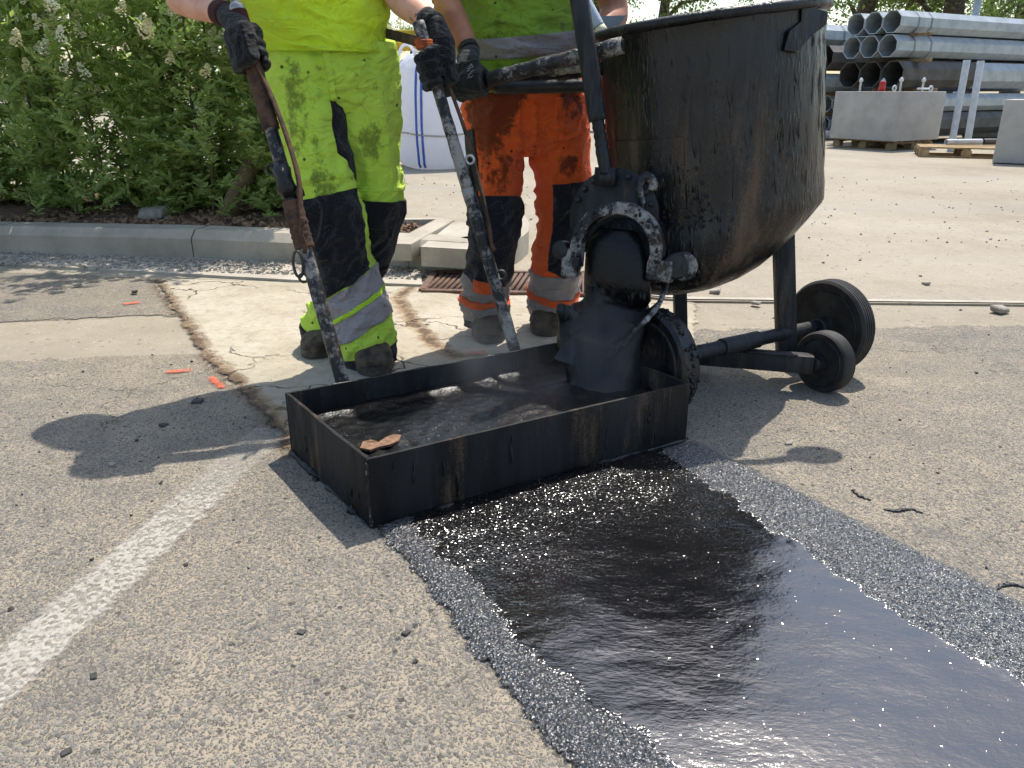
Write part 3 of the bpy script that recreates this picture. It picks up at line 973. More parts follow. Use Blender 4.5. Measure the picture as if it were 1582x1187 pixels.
# ------------------------------------------------------------------ steel drag box with two pull handles
box = empty('drag_box', BX['FL'], 'open black steel drag box on the asphalt, with two long pull handles', 'drag box')
TH = .009
LU_ = (BX['FR'] - BX['FL']).length
def wall(a, b, inward, cut=0.0):
    a, b = Vector(a), Vector(b)
    t = (b - a).normalized()
    a2, b2 = a + t * cut, b - t * cut
    n = 26
    V, F = [], []
    for i in range(n + 1):
        p = a2.lerp(b2, i / n)
        w = .0040 * mnoise.noise((p.x * 4, p.y * 4, 1.0))
        for (u, h) in ((0, .006), (0, BOXH), (TH, BOXH), (TH, .006)):
            V.append(p + inward * (u + (w if 0 < i < n else 0)) + Vector((0, 0, h + (.0012 * mnoise.noise((p.x * 22, p.y * 22, 3)) if h > .1 else 0))))
    for i in range(n):
        for j in range(4):
            F.append((i * 4 + j, i * 4 + (j + 1) % 4, (i + 1) * 4 + (j + 1) % 4, (i + 1) * 4 + j))
    F.append((3, 2, 1, 0)); F.append((n * 4, n * 4 + 1, n * 4 + 2, n * 4 + 3))
    o = mobj('side_plate', V, F, MT['box'], box, smooth=False)
    bm = bmesh.new(); bm.from_mesh(o.data); bmesh.ops.recalc_face_normals(bm, faces=bm.faces); bm.to_mesh(o.data); bm.free()
    return bevel(o, .0022, 2, 50)
wall(BX['FL'], BX['FR'], BV, .0)
wall(BX['BL'], BX['BR'], -BV, .0)
wall(BX['FL'] + BV * TH, BX['BL'] - BV * TH, BU, .0005)
wall(BX['FR'] + BV * TH, BX['BR'] - BV * TH, -BU, .0005)
# weld bead at the near corner
wb = [BX['FL'] + Vector((-.001 + .0015 * math.sin(i * 2.1), -.001 + .001 * math.cos(i * 3.3), .012 + i * (BOXH - .02) / 14)) for i in range(15)]
mobj('weld_seam', *tube(wb, [.0032 + .0012 * math.sin(i * 1.7) for i in range(15)], 8), MT['poleblk'], box)
def caked(a, b, z, r, lab, n=40, off=Vector((0, 0, 0))):
    pts = [Vector(a).lerp(Vector(b), i / n) + off + Vector((0, 0, z)) for i in range(n + 1)]
    rr = [max(.0012, r * (.55 + 1.5 * mnoise.noise((i * .33, z * 50, Vector(a).x * 7)) + .5 * mnoise.noise((i * 1.3, 3, 1)))) for i in range(n + 1)]
    mobj(lab, *tube(pts, rr, 8), MT['tar'], box)
caked(BX['FL'], BX['FR'], .006, .008, 'tar_bead', off=-BV * .002)
caked(BX['FL'], BX['BL'], .006, .009, 'tar_bead', off=-BU * .002)
caked(BX['FR'], BX['BR'], .006, .008, 'tar_bead', off=BU * .002)
caked(BX['BL'], BX['BR'], BOXH - .002, .0028, 'rim_crust', 60, -BV * .004)
caked(BX['FR'], BX['BR'], BOXH - .002, .0035, 'rim_crust', 40, -BU * .004)
caked(BX['FL'] + BU * .3, BX['FR'], BOXH - .004, .0022, 'rim_crust', 60, BV * .004)
for i_ in range(16):                                   # splashes running down the plates
    u_0 = random.uniform(.05, LU_ - .05) if i_ < 11 else None
    p_ = (BX['FL'] + BU * u_0 - BV * .0005) if u_0 else BX['FL'] + BV * random.uniform(.05, .42) - BU * .0005
    z_0 = random.uniform(.07, BOXH - .004); L_ = random.uniform(.02, .07)
    mobj('tar_run', *tube([p_ + Vector((.002 * math.sin(j + i_), 0, z_0 - L_ * j / 5)) for j in range(6)], [.0015, .002, .0024, .0026, .0030, .0008], 7), MT['tar'], box)
# rusty flake showing through at the near corner
rust_mat = m_plain('bare_rusty_steel', lin('#8d6c53'), lin('#5f4838'), .85, sc=70)
outl = [(556, 692), (561, 682), (573, 679), (585, 683), (595, 676), (608, 671), (620, 672), (616, 681), (601, 687), (586, 690), (572, 695)]
outl = [gr(x, y, .103 + .004 * math.sin(x * .21)) for x, y in outl]
o = mobj('rust_scrap', outl + [p + Vector((0, 0, -.006)) for p in outl], [tuple(range(11)), tuple(range(11, 22))[::-1]] + [(i, i + 11, (i + 1) % 11 + 11, (i + 1) % 11) for i in range(11)], rust_mat, box, smooth=False)
fixn(o); smooth_angle(o, 20)

def pull_handle(A, T, mat_low, mat_top, rad, split):
    A, T = Vector(A), Vector(T)
    L = (T - A).length
    t = (T - A).normalized()
    n = 60
    pts = [A.lerp(T, i / n) for i in range(n + 1)]
    k = int(n * split)
    def rr(i): return rad * (1 + .10 * mnoise.noise((i * .45, rad * 100, 0)) + .05 * mnoise.noise((i * 1.7, 4, rad * 90)))
    low = mobj('handle', *tube(pts[:k + 1], [rr(i) for i in range(k + 1)], 20), mat_low, box)
    up = mobj('handle_tube', *tube(pts[k:], [rr(i) * .93 for i in range(k, n + 1)], 20), mat_top, low)
    return low, (lambda s: A + t * (L * s)), t, L
def ring(c, axis, R_, r_, name, mat, parent, seg=20):
    axis = Vector(axis).normalized()
    u = axis.orthogonal().normalized(); v = axis.cross(u)
    pts = [Vector(c) + u * R_ * math.cos(2 * math.pi * i / seg) + v * R_ * math.sin(2 * math.pi * i / seg) for i in range(seg + 1)]
    return mobj(name, *tube(pts, r_, 8, caps=False), mat, parent)

P1A, P1T = Vector((-.452, 2.016, .085)), at(366, 12, 2.33)
P2A, P2T = BX['BL'] + (BX['BR'] - BX['BL']) * .805 + BV * .022 + Vector((0, 0, .085)), at(646, 34, 2.42)
h1, H1, t1, L1 = pull_handle(P1A, P1T, MT['poleblk'], MT['poleblk'], .0195, .62)
h2, H2, t2, L2 = pull_handle(P2A, P2T, MT['polegrey'], MT['polegrey'], .0185, .55)
for p in (P1A, P2A):
    mobj('handle_socket', *obox(Vector(p) + BV * .004, BU, BV, (0, 0, 1), .07, .030, .07), MT['tar'], box)
side = t1.cross(Vector((0, 1, 0))).normalized()
def strap_sleeve(Hf, s0, s1, r, parent, mat, wob=.12, n=26, off=Vector((0, 0, 0))):
    pts = [Hf(s0 + (s1 - s0) * i / n) + off * math.sin(math.pi * i / n) for i in range(n + 1)]
    rr = [r * (1 + wob * mnoise.noise((i * .9, s0 * 30, 0)) + .03 * math.sin(i * 4)) for i in range(n + 1)]
    return mobj('strap', *tube(pts, rr, 18), mat, parent)
strap_sleeve(H1, .86, .99, .0235, h1, MT['cuffred'])
strap_sleeve(H1, .70, .86, .0235, h1, MT['strap'])
strap_sleeve(H1, .40, .52, .027, h1, MT['strap'], .2)
# loose webbing beside handle 1
web = [H1(.86) + Vector((.014, -.01, 0)), H1(.78) + Vector((.030, -.012, 0)), H1(.68) + Vector((.040, -.012, 0)), H1(.58) + Vector((.040, -.012, 0)), H1(.50) + Vector((.022, -.014, 0)), H1(.44) + Vector((.01, -.02, 0))]
P = catmull([tuple(p) for p in web], 24)
mobj('strap', *tube([Vector(p) for p in P], [.015] * 24, 10, ref=(0, 1, 0), squash=.35), MT['strap'], h1)
_wrap = [H1(.42 + .10 * i / 60) + Vector((math.cos(i * .75) * .034, math.sin(i * .75) * .034, 0)) for i in range(60)]
lump = [H1(.62), H1(.60), H1(.575), H1(.55), H1(.53)]
mobj('tar_lump', *tube([p + Vector((0, -.012, 0)) for p in lump], [.012, .026, .022, .028, .012], 12), MT['tar'], h1)
# carabiner below the lower strap and eyelets on both handles
hk = H1(.385) + Vector((-.018, -.03, -.02))
pts = [hk + Vector((.013 * math.cos(a), -.002 * math.sin(a), .036 * math.sin(a))) for a in np.linspace(0, 2 * math.pi, 25)]
mobj('snap_hook', *tube(pts, .0042, 8, caps=False), MT['ironring'], h1)
pts = [hk + Vector((.02 + .004 * math.sin(i), 0, .03 + .012 * i)) for i in range(9)]
mobj('cord', *tube(pts, .006, 8), MT['strap'], h1)
ring(H1(.327) + Vector((-.026, -.005, 0)), (.2, 1, .1), .012, .0035, 'eyelet', MT['ironring'], h1)
ring(H1(.60) + Vector((-.028, -.005, 0)), (.2, 1, .3), .013, .0045, 'eyelet', MT['tar'], h1)
mobj('end_cap', *tube([H1(.985), H1(1.0), H1(1.012)], [.0205, .021, .014], 16), MT['steelend'], h1)
ring(H2(.30) + Vector((.026, -.008, 0)), (.2, 1, .1), .014, .0042, 'eyelet', MT['ironring'], h2)
ring(H2(.64) + Vector((.036, -.004, -.01)), (.2, 1, .1), .012, .004, 'eyelet', MT['steelend'], h2)
web = [H2(.93) + Vector((.018, .012, 0)), H2(.82) + Vector((.034, .016, 0)), H2(.70) + Vector((.042, .016, 0)), H2(.58) + Vector((.040, .014, 0)), H2(.46) + Vector((.034, .004, 0)), H2(.39) + Vector((.024, -.008, 0)), H2(.375) + Vector((.03, -.012, 0))]
P = catmull([tuple(p) for p in web], 28)
mobj('strap', *tube([Vector(p) for p in P], [.014] * 28, 10, ref=(0, 1, 0), squash=.4), MT['strap'], h2)
tie = [H2(.93 + .025 * i / 30) + Vector((math.cos(i * .8) * .024, math.sin(i * .8) * .024, 0)) for i in range(30)]
mobj('tie', *tube(tie, .006, 6), MT['strapor'], h2)

# ------------------------------------------------------------------ mastic: pool in the box and the pour
mast = empty('molten_asphalt', BX['FL'] + BU * .45 + BV * .24, 'glossy black molten asphalt pouring from the spout into the steel box', 'molten asphalt')
LU, LV = (BX['FR'] - BX['FL']).length, (BX['BL'] - BX['FL']).length
nu, nv = 120, 64
V, F = [], []
for j in range(nv + 1):
    for i in range(nu + 1):
        u, v = TH + .0015 + (LU - 2 * TH - .003) * i / nu, TH + .0015 + (LV - 2 * TH - .003) * j / nv
        dd = math.hypot((u - .80) / .30, (v - .22) / .22)
        z = .094 + .030 * math.exp(-dd * dd) + .004 * mnoise.noise((u * 9, v * 9, 0)) + .0022 * mnoise.noise((u * 40, v * 40, 0)) + .016 * math.exp(-((v - LV) / .04) ** 2)
        if u < .14 and v < .1:
            z -= .0
        V.append(BX['FL'] + BU * u + BV * v + Vector((0, 0, z)))
for j in range(nv):
    for i in range(nu):
        a = j * (nu + 1) + i
        F.append((a, a + 1, a + nu + 2, a + nu + 1))
mobj('pool', V, F, MT['molten'], mast)
flow = [(955, 425, 2.275, .080, .040), (955, 450, 2.262, .088, .048), (950, 466, 2.245, .102, .056), (940, 482, 2.222, .126, .062), (934, 505, 2.19, .136, .064), (930, 532, 2.16, .126, .064), (932, 560, 2.13, .112, .066), (934, 588, 2.11, .112, .075), (936, 608, 2.10, .16, .12)]
C_ = catmull([tuple(at(x, y, Y)) for x, y, Y, a, b in flow], 40)
RX = catmull([(f[3],) for f in flow], 40)[:, 0]
RY = catmull([(f[4],) for f in flow], 40)[:, 0]
V, F = [], []
sg = 48
for i in range(40):
    for k in range(sg):
        a = 2 * math.pi * k / sg
        q = 1 + .06 * mnoise.noise((math.cos(a) * 4, math.sin(a) * 4, 7 + i * .03)) + .08 * mnoise.noise((math.cos(a) * 1.6, math.sin(a) * 1.6, i * .09)) + .05 * mnoise.noise((math.cos(a) * 5, math.sin(a) * 5, i * .12)) + .02 * mnoise.noise((math.cos(a) * 14, math.sin(a) * 14, i * .5))
        V.append(Vector(C_[i]) + Vector((math.cos(a) * RX[i] * q, math.sin(a) * RY[i] * q, .02 * mnoise.noise((a, i * .2, 0)))))
for i in range(39):
    for k in range(sg):
        F.append((i * sg + k, i * sg + (k + 1) % sg, (i + 1) * sg + (k + 1) % sg, (i + 1) * sg + k))
F.append(tuple(range(sg)))
mobj('pour', V, F, MT['pour'], mast)
# ragged drips on the left flank
for i in range(7):
    p0 = at(872 + i * 5 + random.uniform(-4, 4), 470 + i * 3, 2.19)
    pts = [p0 + Vector((random.uniform(-.006, .006), 0, -.02 * j)) for j in range(4)]
    mobj('drip', *tube(pts, [.011, .016, .012, .004], 8), MT['tar'], mast)

# ------------------------------------------------------------------ tipping mixer barrow
brw = empty('mixer_barrow', (.70, 2.35, 0), 'tar-blackened mixing drum barrow on wheels, pouring through its front spout', 'mixer barrow')
DA = Vector((-.124, 0, .992)).normalized()
DC = Vector((.673, 2.62, .50))
DR = .335
prof = [(0, -.225), (.10, -.212), (.17, -.192), (.215, -.168), (.250, -.138), (.278, -.098), (.300, -.055), (.318, -.010), (.331, .03), (DR, .05)]
prof += [(DR + .0015 * math.sin(i * 2.3), .05 + .54 * i / 12) for i in range(1, 13)]
prof += [(DR + .004, .60), (DR - .006, .60), (DR - .010, .45), (0, .45)]
dv, df = lathe(prof, DC, DA, 96, ref=(1, 0, 0))
for v in dv:                                  # the dished bottom slopes down towards the spout side
    hh_ = (v - DC).dot(DA)
    if hh_ < .05:
        v.x += (hh_ - .05) * .62
        v.y += (hh_ - .05) * .25
drum = mobj('drum', dv, df, MT['drum'], brw)
smooth_angle(drum, 50)
# welded shell seam, rim roll and a half-height patch plate
rimp = []
u_, v_ = Vector((1, 0, 0)), Vector((0, 1, 0))
u_ = (u_ - DA * u_.dot(DA)).normalized(); v_ = DA.cross(u_)
def on_drum(a, h, off=0.0):
    return DC + DA * h + u_ * ((DR + off) * math.cos(a)) + v_ * ((DR + off) * math.sin(a))
pts = [on_drum(2 * math.pi * i / 72, .603, .004) for i in range(73)]
mobj('rim', *tube(pts, [.0145 * (1 + .15 * mnoise.noise((i * .6, 0, 0))) for i in range(73)], 12, caps=False), MT['tar'], drum)
def shell_patch(a0, a1, h0, h1, off, name, mat, n=20, m=10):
    V, F = [], []
    for lay in (off, -.004):
        for i in range(n + 1):
            for j in range(m + 1):
                V.append(on_drum(a0 + (a1 - a0) * i / n, h0 + (h1 - h0) * j / m, lay))
    s = (n + 1) * (m + 1)
    for i in range(n):
        for j in range(m):
            a = i * (m + 1) + j
            F.append((a, a + m + 1, a + m + 2, a + 1))
    for i in range(n):
        for jj in (0, m):
            a = i * (m + 1) + jj; b = a + m + 1
            F.append((a, b, b + s, a + s))
    for j in range(m):
        for ii in (0, n):
            a = ii * (m + 1) + j; b = a + 1
            F.append((a, b, b + s, a + s))
    o = mobj(name, V, F, mat, drum)
    bm = bmesh.new(); bm.from_mesh(o.data); bmesh.ops.recalc_face_normals(bm, faces=bm.faces); bm.to_mesh(o.data); bm.free()
    return smooth_angle(o, 40)
shell_patch(R(196), R(243), .10, .30, .005, 'patch_plate', MT['drum'])
# tar runs hanging down the shell
rs = random.Random(3)
for i in range(46):
    a = R(rs.uniform(205, 350)); h0 = rs.uniform(.25, .58); L = rs.uniform(.05, .30)
    n = 9
    pts = [on_drum(a + .012 * math.sin(j * .9 + i), h0 - L * j / n, -.0015) for j in range(n + 1)]
    rr = [rs.uniform(.002, .0042) * (.5 + .7 * j / n) for j in range(n)] + [.001]
    mobj('tar_run', *tube(pts, rr, 7), MT['drum'], drum)
# crusty crumbs of mastic near the spout
for i in range(110):
    a = R(rs.gauss(243, 7)); h = rs.gauss(.03, .07)
    if h < -.05: h = abs(h)
    p = on_drum(a, h, .002)
    mobj('tar_crumb', *ellipsoid(p, rs.uniform(.002, .0055), rs.uniform(.002, .0055), rs.uniform(.002, .006), 7, 5), MT['tar'], drum)

# side lug on the right of the rim
lug = [at(x, y, Y) for x, y, Y in ((1211, 78, 2.30), (1220, 48, 2.30), (1238, 33, 2.33), (1240, -14, 2.33), (1262, -16, 2.36), (1264, 14, 2.36), (1280, 18, 2.37), (1278, 38, 2.37), (1256, 54, 2.35), (1231, 82, 2.31))]
V = [p for p in lug] + [p + Vector((.0, .12, 0)) for p in lug]
n = len(lug)
F = [tuple(range(n)), tuple(reversed(range(n, 2 * n)))] + [(i, n + i, n + (i + 1) % n, (i + 1) % n) for i in range(n)]
o = mobj('tipping_lug', V, F, MT['tar'], brw, smooth=False)
bm = bmesh.new(); bm.from_mesh(o.data); bmesh.ops.recalc_face_normals(bm, faces=bm.faces); bm.to_mesh(o.data); bm.free()
bevel(o, .004)
# carrying handle rising from the lug, above the picture; its knob is added for the cast shadow
th0, th1 = at(1251, -12, 2.37), Vector((1.10, 2.46, 1.27))
thm = th0.lerp(th1, .5) + Vector((0, 0, .05))
o = mobj('tipping_handle', *tube([th0 - Vector((0, 0, .03)), th0 + Vector((.01, .01, .05)), thm, th1], [.016, .016, .016, .016], 14), MT['tar'], brw)
mobj('shadow_knob', *ellipsoid(th1, .075, .05, .05, 18, 12), MT['rubber'], o)  # unseen knob, invented to shape the end of the handle's shadow

# push handles on the left
def crusty(a, b, r, mat, name, parent, n=26, amp=.14, seg=18):
    a, b = Vector(a), Vector(b)
    pts = [a.lerp(b, i / n) for i in range(n + 1)]
    return mobj(name, *tube(pts, [r * (1 + amp * mnoise.noise((i * .55, r * 200, a.x * 9))) for i in range(n + 1)], seg), mat, parent)
HA, HB = at(962, 70, 2.40), at(752, 124, 2.60)
ph = crusty(HA, HB, .0235, MT['tarpipe'], 'push_handle', brw)
hd = (HB - HA).normalized()
mobj('hand_grip', *tube([HB - hd * .005, HB + hd * .07, HB + hd * .16, HB + hd * .19], [.021, .021, .021, .016], 18), MT['rubber'], ph)
mobj('tube_end', *tube([HA - hd * .006, HA - hd * .001], .0175, 16), MT['void'], ph)  # dark disc painted as the shade inside the open tube
HC, HD = at(938, 106, 2.62), at(700, 132, 2.82)
ph2 = crusty(HC, HD, .0195, MT['tar'], 'push_handle', brw, amp=.08)
hd2 = (HD - HC).normalized()
mobj('collar', *tube([at(893, 129, 2.66), at(883, 130, 2.67)], .0215, 16), MT['steelend'], ph2)
crusty(at(905, 133, 2.60), at(765, 136, 2.70), .0200, MT['tar'], 'cross_tube', brw, amp=.08)
mobj('grip_block', *obox(at(708, 129, 2.76), hd2, Vector((0, 1, 0)), (0, 0, 1), .05, .04, .055), MT['rubber'], ph2)
crusty(at(912, 104, 2.50), at(850, 112, 2.60), .012, MT['tarpipe'], 'brace', brw, amp=.3)
# gas lance and heat shield behind the rim
lance = crusty(at(897, -10, 2.75), at(925, 42, 2.72), .020, MT['galv'], 'burner_pipe', brw, amp=.02)
mobj('pipe_tip', *tube([at(925, 42, 2.72), at(933, 54, 2.715)], .0195, 14), m_plain('cream_paint', lin('#c9c2a0'), None, .6), lance)
sh = [at(927, 25, 2.78), at(968, 24, 2.80), at(950, 48, 2.79), at(934, 46, 2.785)]
V = sh + [p + Vector((0, .02, 0)) for p in sh]
mobj('heat_shield', V, [(0, 1, 2, 3), (7, 6, 5, 4), (0, 4, 5, 1), (1, 5, 6, 2), (2, 6, 7, 3), (3, 7, 4, 0)], MT['galvin'], brw, smooth=False)

PI_ = math.pi
# ---- spout, gate and yoke
SN = Vector((-.42, -.89, .17)).normalized()            # the way the gate faces
SX = Vector((0, 0, 1)).cross(SN).normalized() * 1.0    # sideways in the gate plane
if SX.x < 0: SX = -SX
SZ = SX.cross(SN); SZ = SZ if SZ.z > 0 else -SZ
GC = at(948, 334, 2.34)
neck0 = at(985, 372, 2.44); neck1 = at(957, 398, 2.285)
ax = (neck1 - neck0).normalized()
mobj('spout_neck', *lathe([(.125, -.12), (.122, 0), (.112, .05), (.104, (neck1 - neck0).length - .02), (.107, (neck1 - neck0).length)], neck0, ax, 40), MT['tar'], brw)
gate = mobj('gate_plate', *lathe([(.132, -.006), (.136, -.003), (.136, .004), (.132, .007)], GC, SN, 56), MT['gate'], brw)
smooth_angle(gate, 40)
# yoke: arch-shaped clamp in front of the gate
YC = at(955, 388, 2.262)
def arch(c, ro, ri, dep, a0, a1, n, legL, legR):
    V, F = [], []
    path = []
    for i in range(n + 1):
        a = a0 + (a1 - a0) * i / n
        path.append((math.cos(a), math.sin(a)))
    ringv = []
    for (ca, sa) in path:
        w = .004 * mnoise.noise((ca * 5, sa * 5, 2))
        ringv.append([c + SX * ca * ri + SZ * sa * ri, c + SX * ca * (ro + w) + SZ * sa * (ro + w),
                      c + SX * ca * (ro + w) * .97 + SZ * sa * (ro + w) * .97 + SN * dep, c + SX * ca * ri * 1.03 + SZ * sa * ri * 1.03 + SN * dep])
    # straight legs
    first = [[p - SZ * legR for p in ringv[0]]]
    last = [[p - SZ * legL for p in ringv[-1]]]
    ringv = first + ringv + last
    for rg in ringv: V += rg
    for i in range(len(ringv) - 1):
        for j in range(4):
            F.append((i * 4 + j, i * 4 + (j + 1) % 4, (i + 1) * 4 + (j + 1) % 4, (i + 1) * 4 + j))
    F.append((3, 2, 1, 0)); m = (len(ringv) - 1) * 4
    F.append((m, m + 1, m + 2, m + 3))
    return V, F
yoke = mobj('yoke', *arch(YC, .141, .100, .040, R(-8), R(186), 40, .045, .030), MT['ash'], brw)
bm = bmesh.new(); bm.from_mesh(yoke.data); bmesh.ops.recalc_face_normals(bm, faces=bm.faces); bm.to_mesh(yoke.data); bm.free()
bevel(yoke, .006, 2, 40)
foot = mobj('yoke_foot', *obox(YC + SX * .135 - SZ * .045 + SN * .018, SX, SZ, SN, .075, .062, .044), MT['ash'], yoke)
bevel(foot, .012, 3)
foot = mobj('yoke_foot', *obox(YC - SX * .135 - SZ * .045 + SN * .018, SX, SZ, SN, .050, .085, .044), MT['ash'], yoke)
bevel(foot, .012, 3)
pin = YC + SX * .168 - SZ * .028
o = mobj('pivot_pin', *lathe([(.018, -.05), (.018, 0), (.034, 0), (.036, .006), (.036, .034), (.031, .040), (.012, .041), (.012, .05)], pin - SN * .01, SN + SX * .35, 28), MT['tar'], brw); smooth_angle(o)
o = mobj('washer', *lathe([(.040, 0), (.042, .004), (.042, .010), (.038, .014)], pin + SX * .018 - SN * .02, SN + SX * .35, 28), MT['ash'], brw); smooth_angle(o)
o = mobj('pivot_pin', *lathe([(.014, -.05), (.026, 0), (.028, .008), (.026, .04), (.012, .046)], YC - SX * .160 - SZ * .010, SN - SX * .2, 24), MT['tar'], brw); smooth_angle(o)
for k in range(9):
    a_ = R(20 + 17.5 * k)
    o = mobj('bolt_head', *lathe([(.009, 0), (.0095, .004), (.0095, .009), (.006, .012)], GC + (SX * math.cos(a_) + SZ * math.sin(a_)) * .120 + SN * .006, SN, 6), MT['tar'], brw, smooth=False)
# crust of old mastic hanging from the yoke and the plug lip
for k in range(12):
    x_ = random.uniform(-.09, .09)
    p_ = at(953, 458, 2.20) + SX * x_
    L_ = random.uniform(.008, .030)
    mobj('tar_drip', *tube([p_ + Vector((0, .012, .02)), p_ + Vector((0, .006, 0)), p_ + Vector((0, .008, -L_))], [.006, .005, .0015], 7), MT['pour'], brw)
for k in range(26):
    a_ = R(random.uniform(-20, 200)); r_ = random.uniform(.105, .14)
    p_ = YC + SX * (math.cos(a_) * r_) + SZ * (math.sin(a_) * r_ if a_ > 0 and a_ < PI_ else -.02) + SN * .040
    mobj('tar_crumb', *ellipsoid(p_, random.uniform(.003, .008), random.uniform(.003, .006), random.uniform(.003, .009), 7, 5), MT['tar'], yoke)
# hooked keeper on the right of the gate plate
hkp = [at(992, 345, 2.30), at(993, 320, 2.30), at(989, 300, 2.30), at(988, 285, 2.30), at(994, 274, 2.30), at(1003, 274, 2.30), at(1009, 283, 2.30), at(1008, 294, 2.30)]
P = catmull([tuple(p) for p in hkp], 22)
mobj('keeper_hook', *tube([Vector(p) for p in P], [.009 + .004 * min(1, i / 14) for i in range(22)], 10), MT['ash'], brw)
# gate lever
lv0, lv1 = at(936, 268, 2.335), at(890, -34, 2.40)
crusty(lv0, lv0.lerp(lv1, .32), .0185, MT['tar'], 'gate_lever', brw, amp=.18)
crusty(lv0.lerp(lv1, .28), lv1, .0265, MT['leg'], 'lever_sleeve', brw, amp=.02)
mobj('lever_lug', *obox(lv0 + Vector((0, 0, -.01)), SX, SN, SZ, .06, .03, .05), MT['tar'], brw)
# mouth bulge of mastic inside the yoke
Mr = Matrix((SX, SN, SZ)).transposed()
plug = [at(953, 352, 2.30), at(953, 372, 2.285), at(953, 400, 2.272), at(953, 430, 2.262), at(953, 458, 2.262)]
V, F = [], []
for i, (p, w_) in enumerate(zip(plug, (.052, .086, .098, .102, .104))):
    for k in range(40):
        a = 2 * math.pi * k / 40
        V.append(p + SX * (w_ * math.cos(a)) + Vector((0, 1, 0)) * (.066 * math.sin(a)) + Vector((0, 0, (.030 * mnoise.noise((math.cos(a) * 3, math.sin(a) * 3, 4)) + .010 * mnoise.noise((math.cos(a) * 11, math.sin(a) * 11, 4))) if i == 4 else 0)))
for i in range(4):
    for k in range(40):
        F.append((i * 40 + k, i * 40 + (k + 1) % 40, (i + 1) * 40 + (k + 1) % 40, (i + 1) * 40 + k))
F += [tuple(range(40)), tuple(range(160, 200))[::-1]]
fixn(mobj('spout_plug', V, F, MT['pour'], brw))
# pouring chute: trough plate and its pale right edge
chain_ = [at(1031, 425, 2.24), at(1029, 442, 2.215), at(1024, 455, 2.19), at(1020, 466, 2.17), at(1010, 482, 2.14), at(995, 498, 2.11), at(980, 512, 2.09), at(970, 526, 2.08), at(963, 537, 2.075)]
P = catmull([tuple(p) for p in chain_], 40)
mobj('chute_edge', *tube([Vector(p) for p in P], [.0075 + .0035 * mnoise.noise((i * .5, 0, 0)) for i in range(40)], 10), MT['ash'], brw)
V, F = [], []
Pc = P[12:]
for i, p in enumerate(Pc):
    p = Vector(p)
    for w, dz in ((0, 0), (-.03, -.030), (-.08, -.055), (-.14, -.06), (-.19, -.04)):
        V.append(p + Vector((w, .03 * abs(w) * 4, dz)))
for i in range(len(Pc) - 1):
    for j in range(4):
        a = i * 5 + j
        F.append((a, a + 1, a + 6, a + 5))
o = mobj('chute', V, F, MT['tar'], brw)
sm = o.modifiers.new('thick', 'SOLIDIFY'); sm.thickness = .006; sm.offset = -1

# ---- undercarriage
WN = Vector((.855, .52, 0)).normalized()
def wheel(c, r, w, name, tar=False):
    c = Vector(c)
    tw = mobj(name, *lathe([(r * .30, .004), (r * .80, .010), (r * .84, .006)] + [(r * .84, w - .006), (r * .80, w - .010), (r * .3, w - .004)], c, WN, 56), MT['hub'], brw)
    smooth_angle(tw, 40)
    grooves = [(r * .82, .002), (r * .94, 0), (r * .985, .006)]
    k = 1 if (tar or r < .12) else 5
    for i in range(k):
        z0 = .008 + (w - .016) * i / k; z1 = .008 + (w - .016) * (i + 1) / k
        grooves += [(r, z0 + .001), (r, z1 - .003), (r * .978, z1 - .002), (r * .978, z1 - .0005)]
    grooves += [(r * .985, w - .006), (r * .94, w), (r * .82, w - .002)]
    ty = mobj('tyre', *lathe(grooves, c, WN, 72), MT['tar'] if tar else MT['rubber'], tw)
    smooth_angle(ty, 35)
    for k in range(6 if r > .12 else 4):
        a_ = 2 * math.pi * k / (6 if r > .12 else 4) + .3
        e1 = Vector((WN.y, -WN.x, 0)); e2 = Vector((0, 0, 1))
        bp_ = c + (e1 * math.cos(a_) + e2 * math.sin(a_)) * (r * .46) + WN * .007
        bo_ = mobj('wheel_bolt', *lathe([(.006, -.008), (.0075, -.006), (.0075, .002)], bp_, WN, 6), MT['leg'], tw, smooth=False)
    rl_ = mobj('rim_lip', *lathe([(r * .72, .004), (r * .74, -.001), (r * .79, -.001), (r * .81, .006)], c, WN, 48), MT['leg'], tw)
    if tar:
        return tw
    hb = mobj('hub', *lathe([(.030, -.030), (.033, -.026), (.033, .0), (.045, .004), (.045, .012)] if r > .12 else [(.014, -.030), (.020, -.028), (.020, -.012), (.030, -.010), (.030, .008)], c, WN, 28), MT['leg'], tw)
    smooth_angle(hb)
    return tw
BWc, SWc, LWc = Vector((1.045, 2.535, .157)), Vector((.968, 2.338, .098)), Vector((.392, 2.158, .157))
wheel(BWc, .157, .066, 'wheel')
wheel(SWc, .098, .055, 'wheel')
wl = wheel(LWc, .157, .066, 'wheel', tar=True)
for i in range(46):
    a = rs.uniform(-.7, 1.6); z = rs.uniform(.01, .06)
    nrm_ = Vector((WN.y, -WN.x, 0)) * math.cos(a) + Vector((0, 0, 1)) * math.sin(a)
    mobj('tar_crumb', *ellipsoid(LWc + WN * z + nrm_ * .157, rs.uniform(.004, .009), rs.uniform(.004, .009), rs.uniform(.004, .009), 7, 5), MT['tar'], wl)
o = mobj('axle', *lathe([(.022, .0), (.022, .30), (.027, .302), (.027, .46), (.022, .462), (.022, (BWc - LWc).length)], LWc, WN, 28), MT['leg'], brw); smooth_angle(o)
c0, c1 = Vector((.60, 2.42, .098)), SWc - WN * .02 + Vector((-.005, 0, 0))
t_ = (c1 - c0).normalized()
o = mobj('frame_bar', *bar(c0, c1, .045, .058), MT['leg'], brw); bevel(o, .004)
o = mobj('frame_flange', *bar(c0 + t_ * .10 + Vector((0, -.026, .032)), c0 + t_ * .30 + Vector((0, -.026, .032)), .02, .006), MT['leg'], brw)
lt, lb = at(1210, 360, 2.50), at(1215, 552, 2.47)
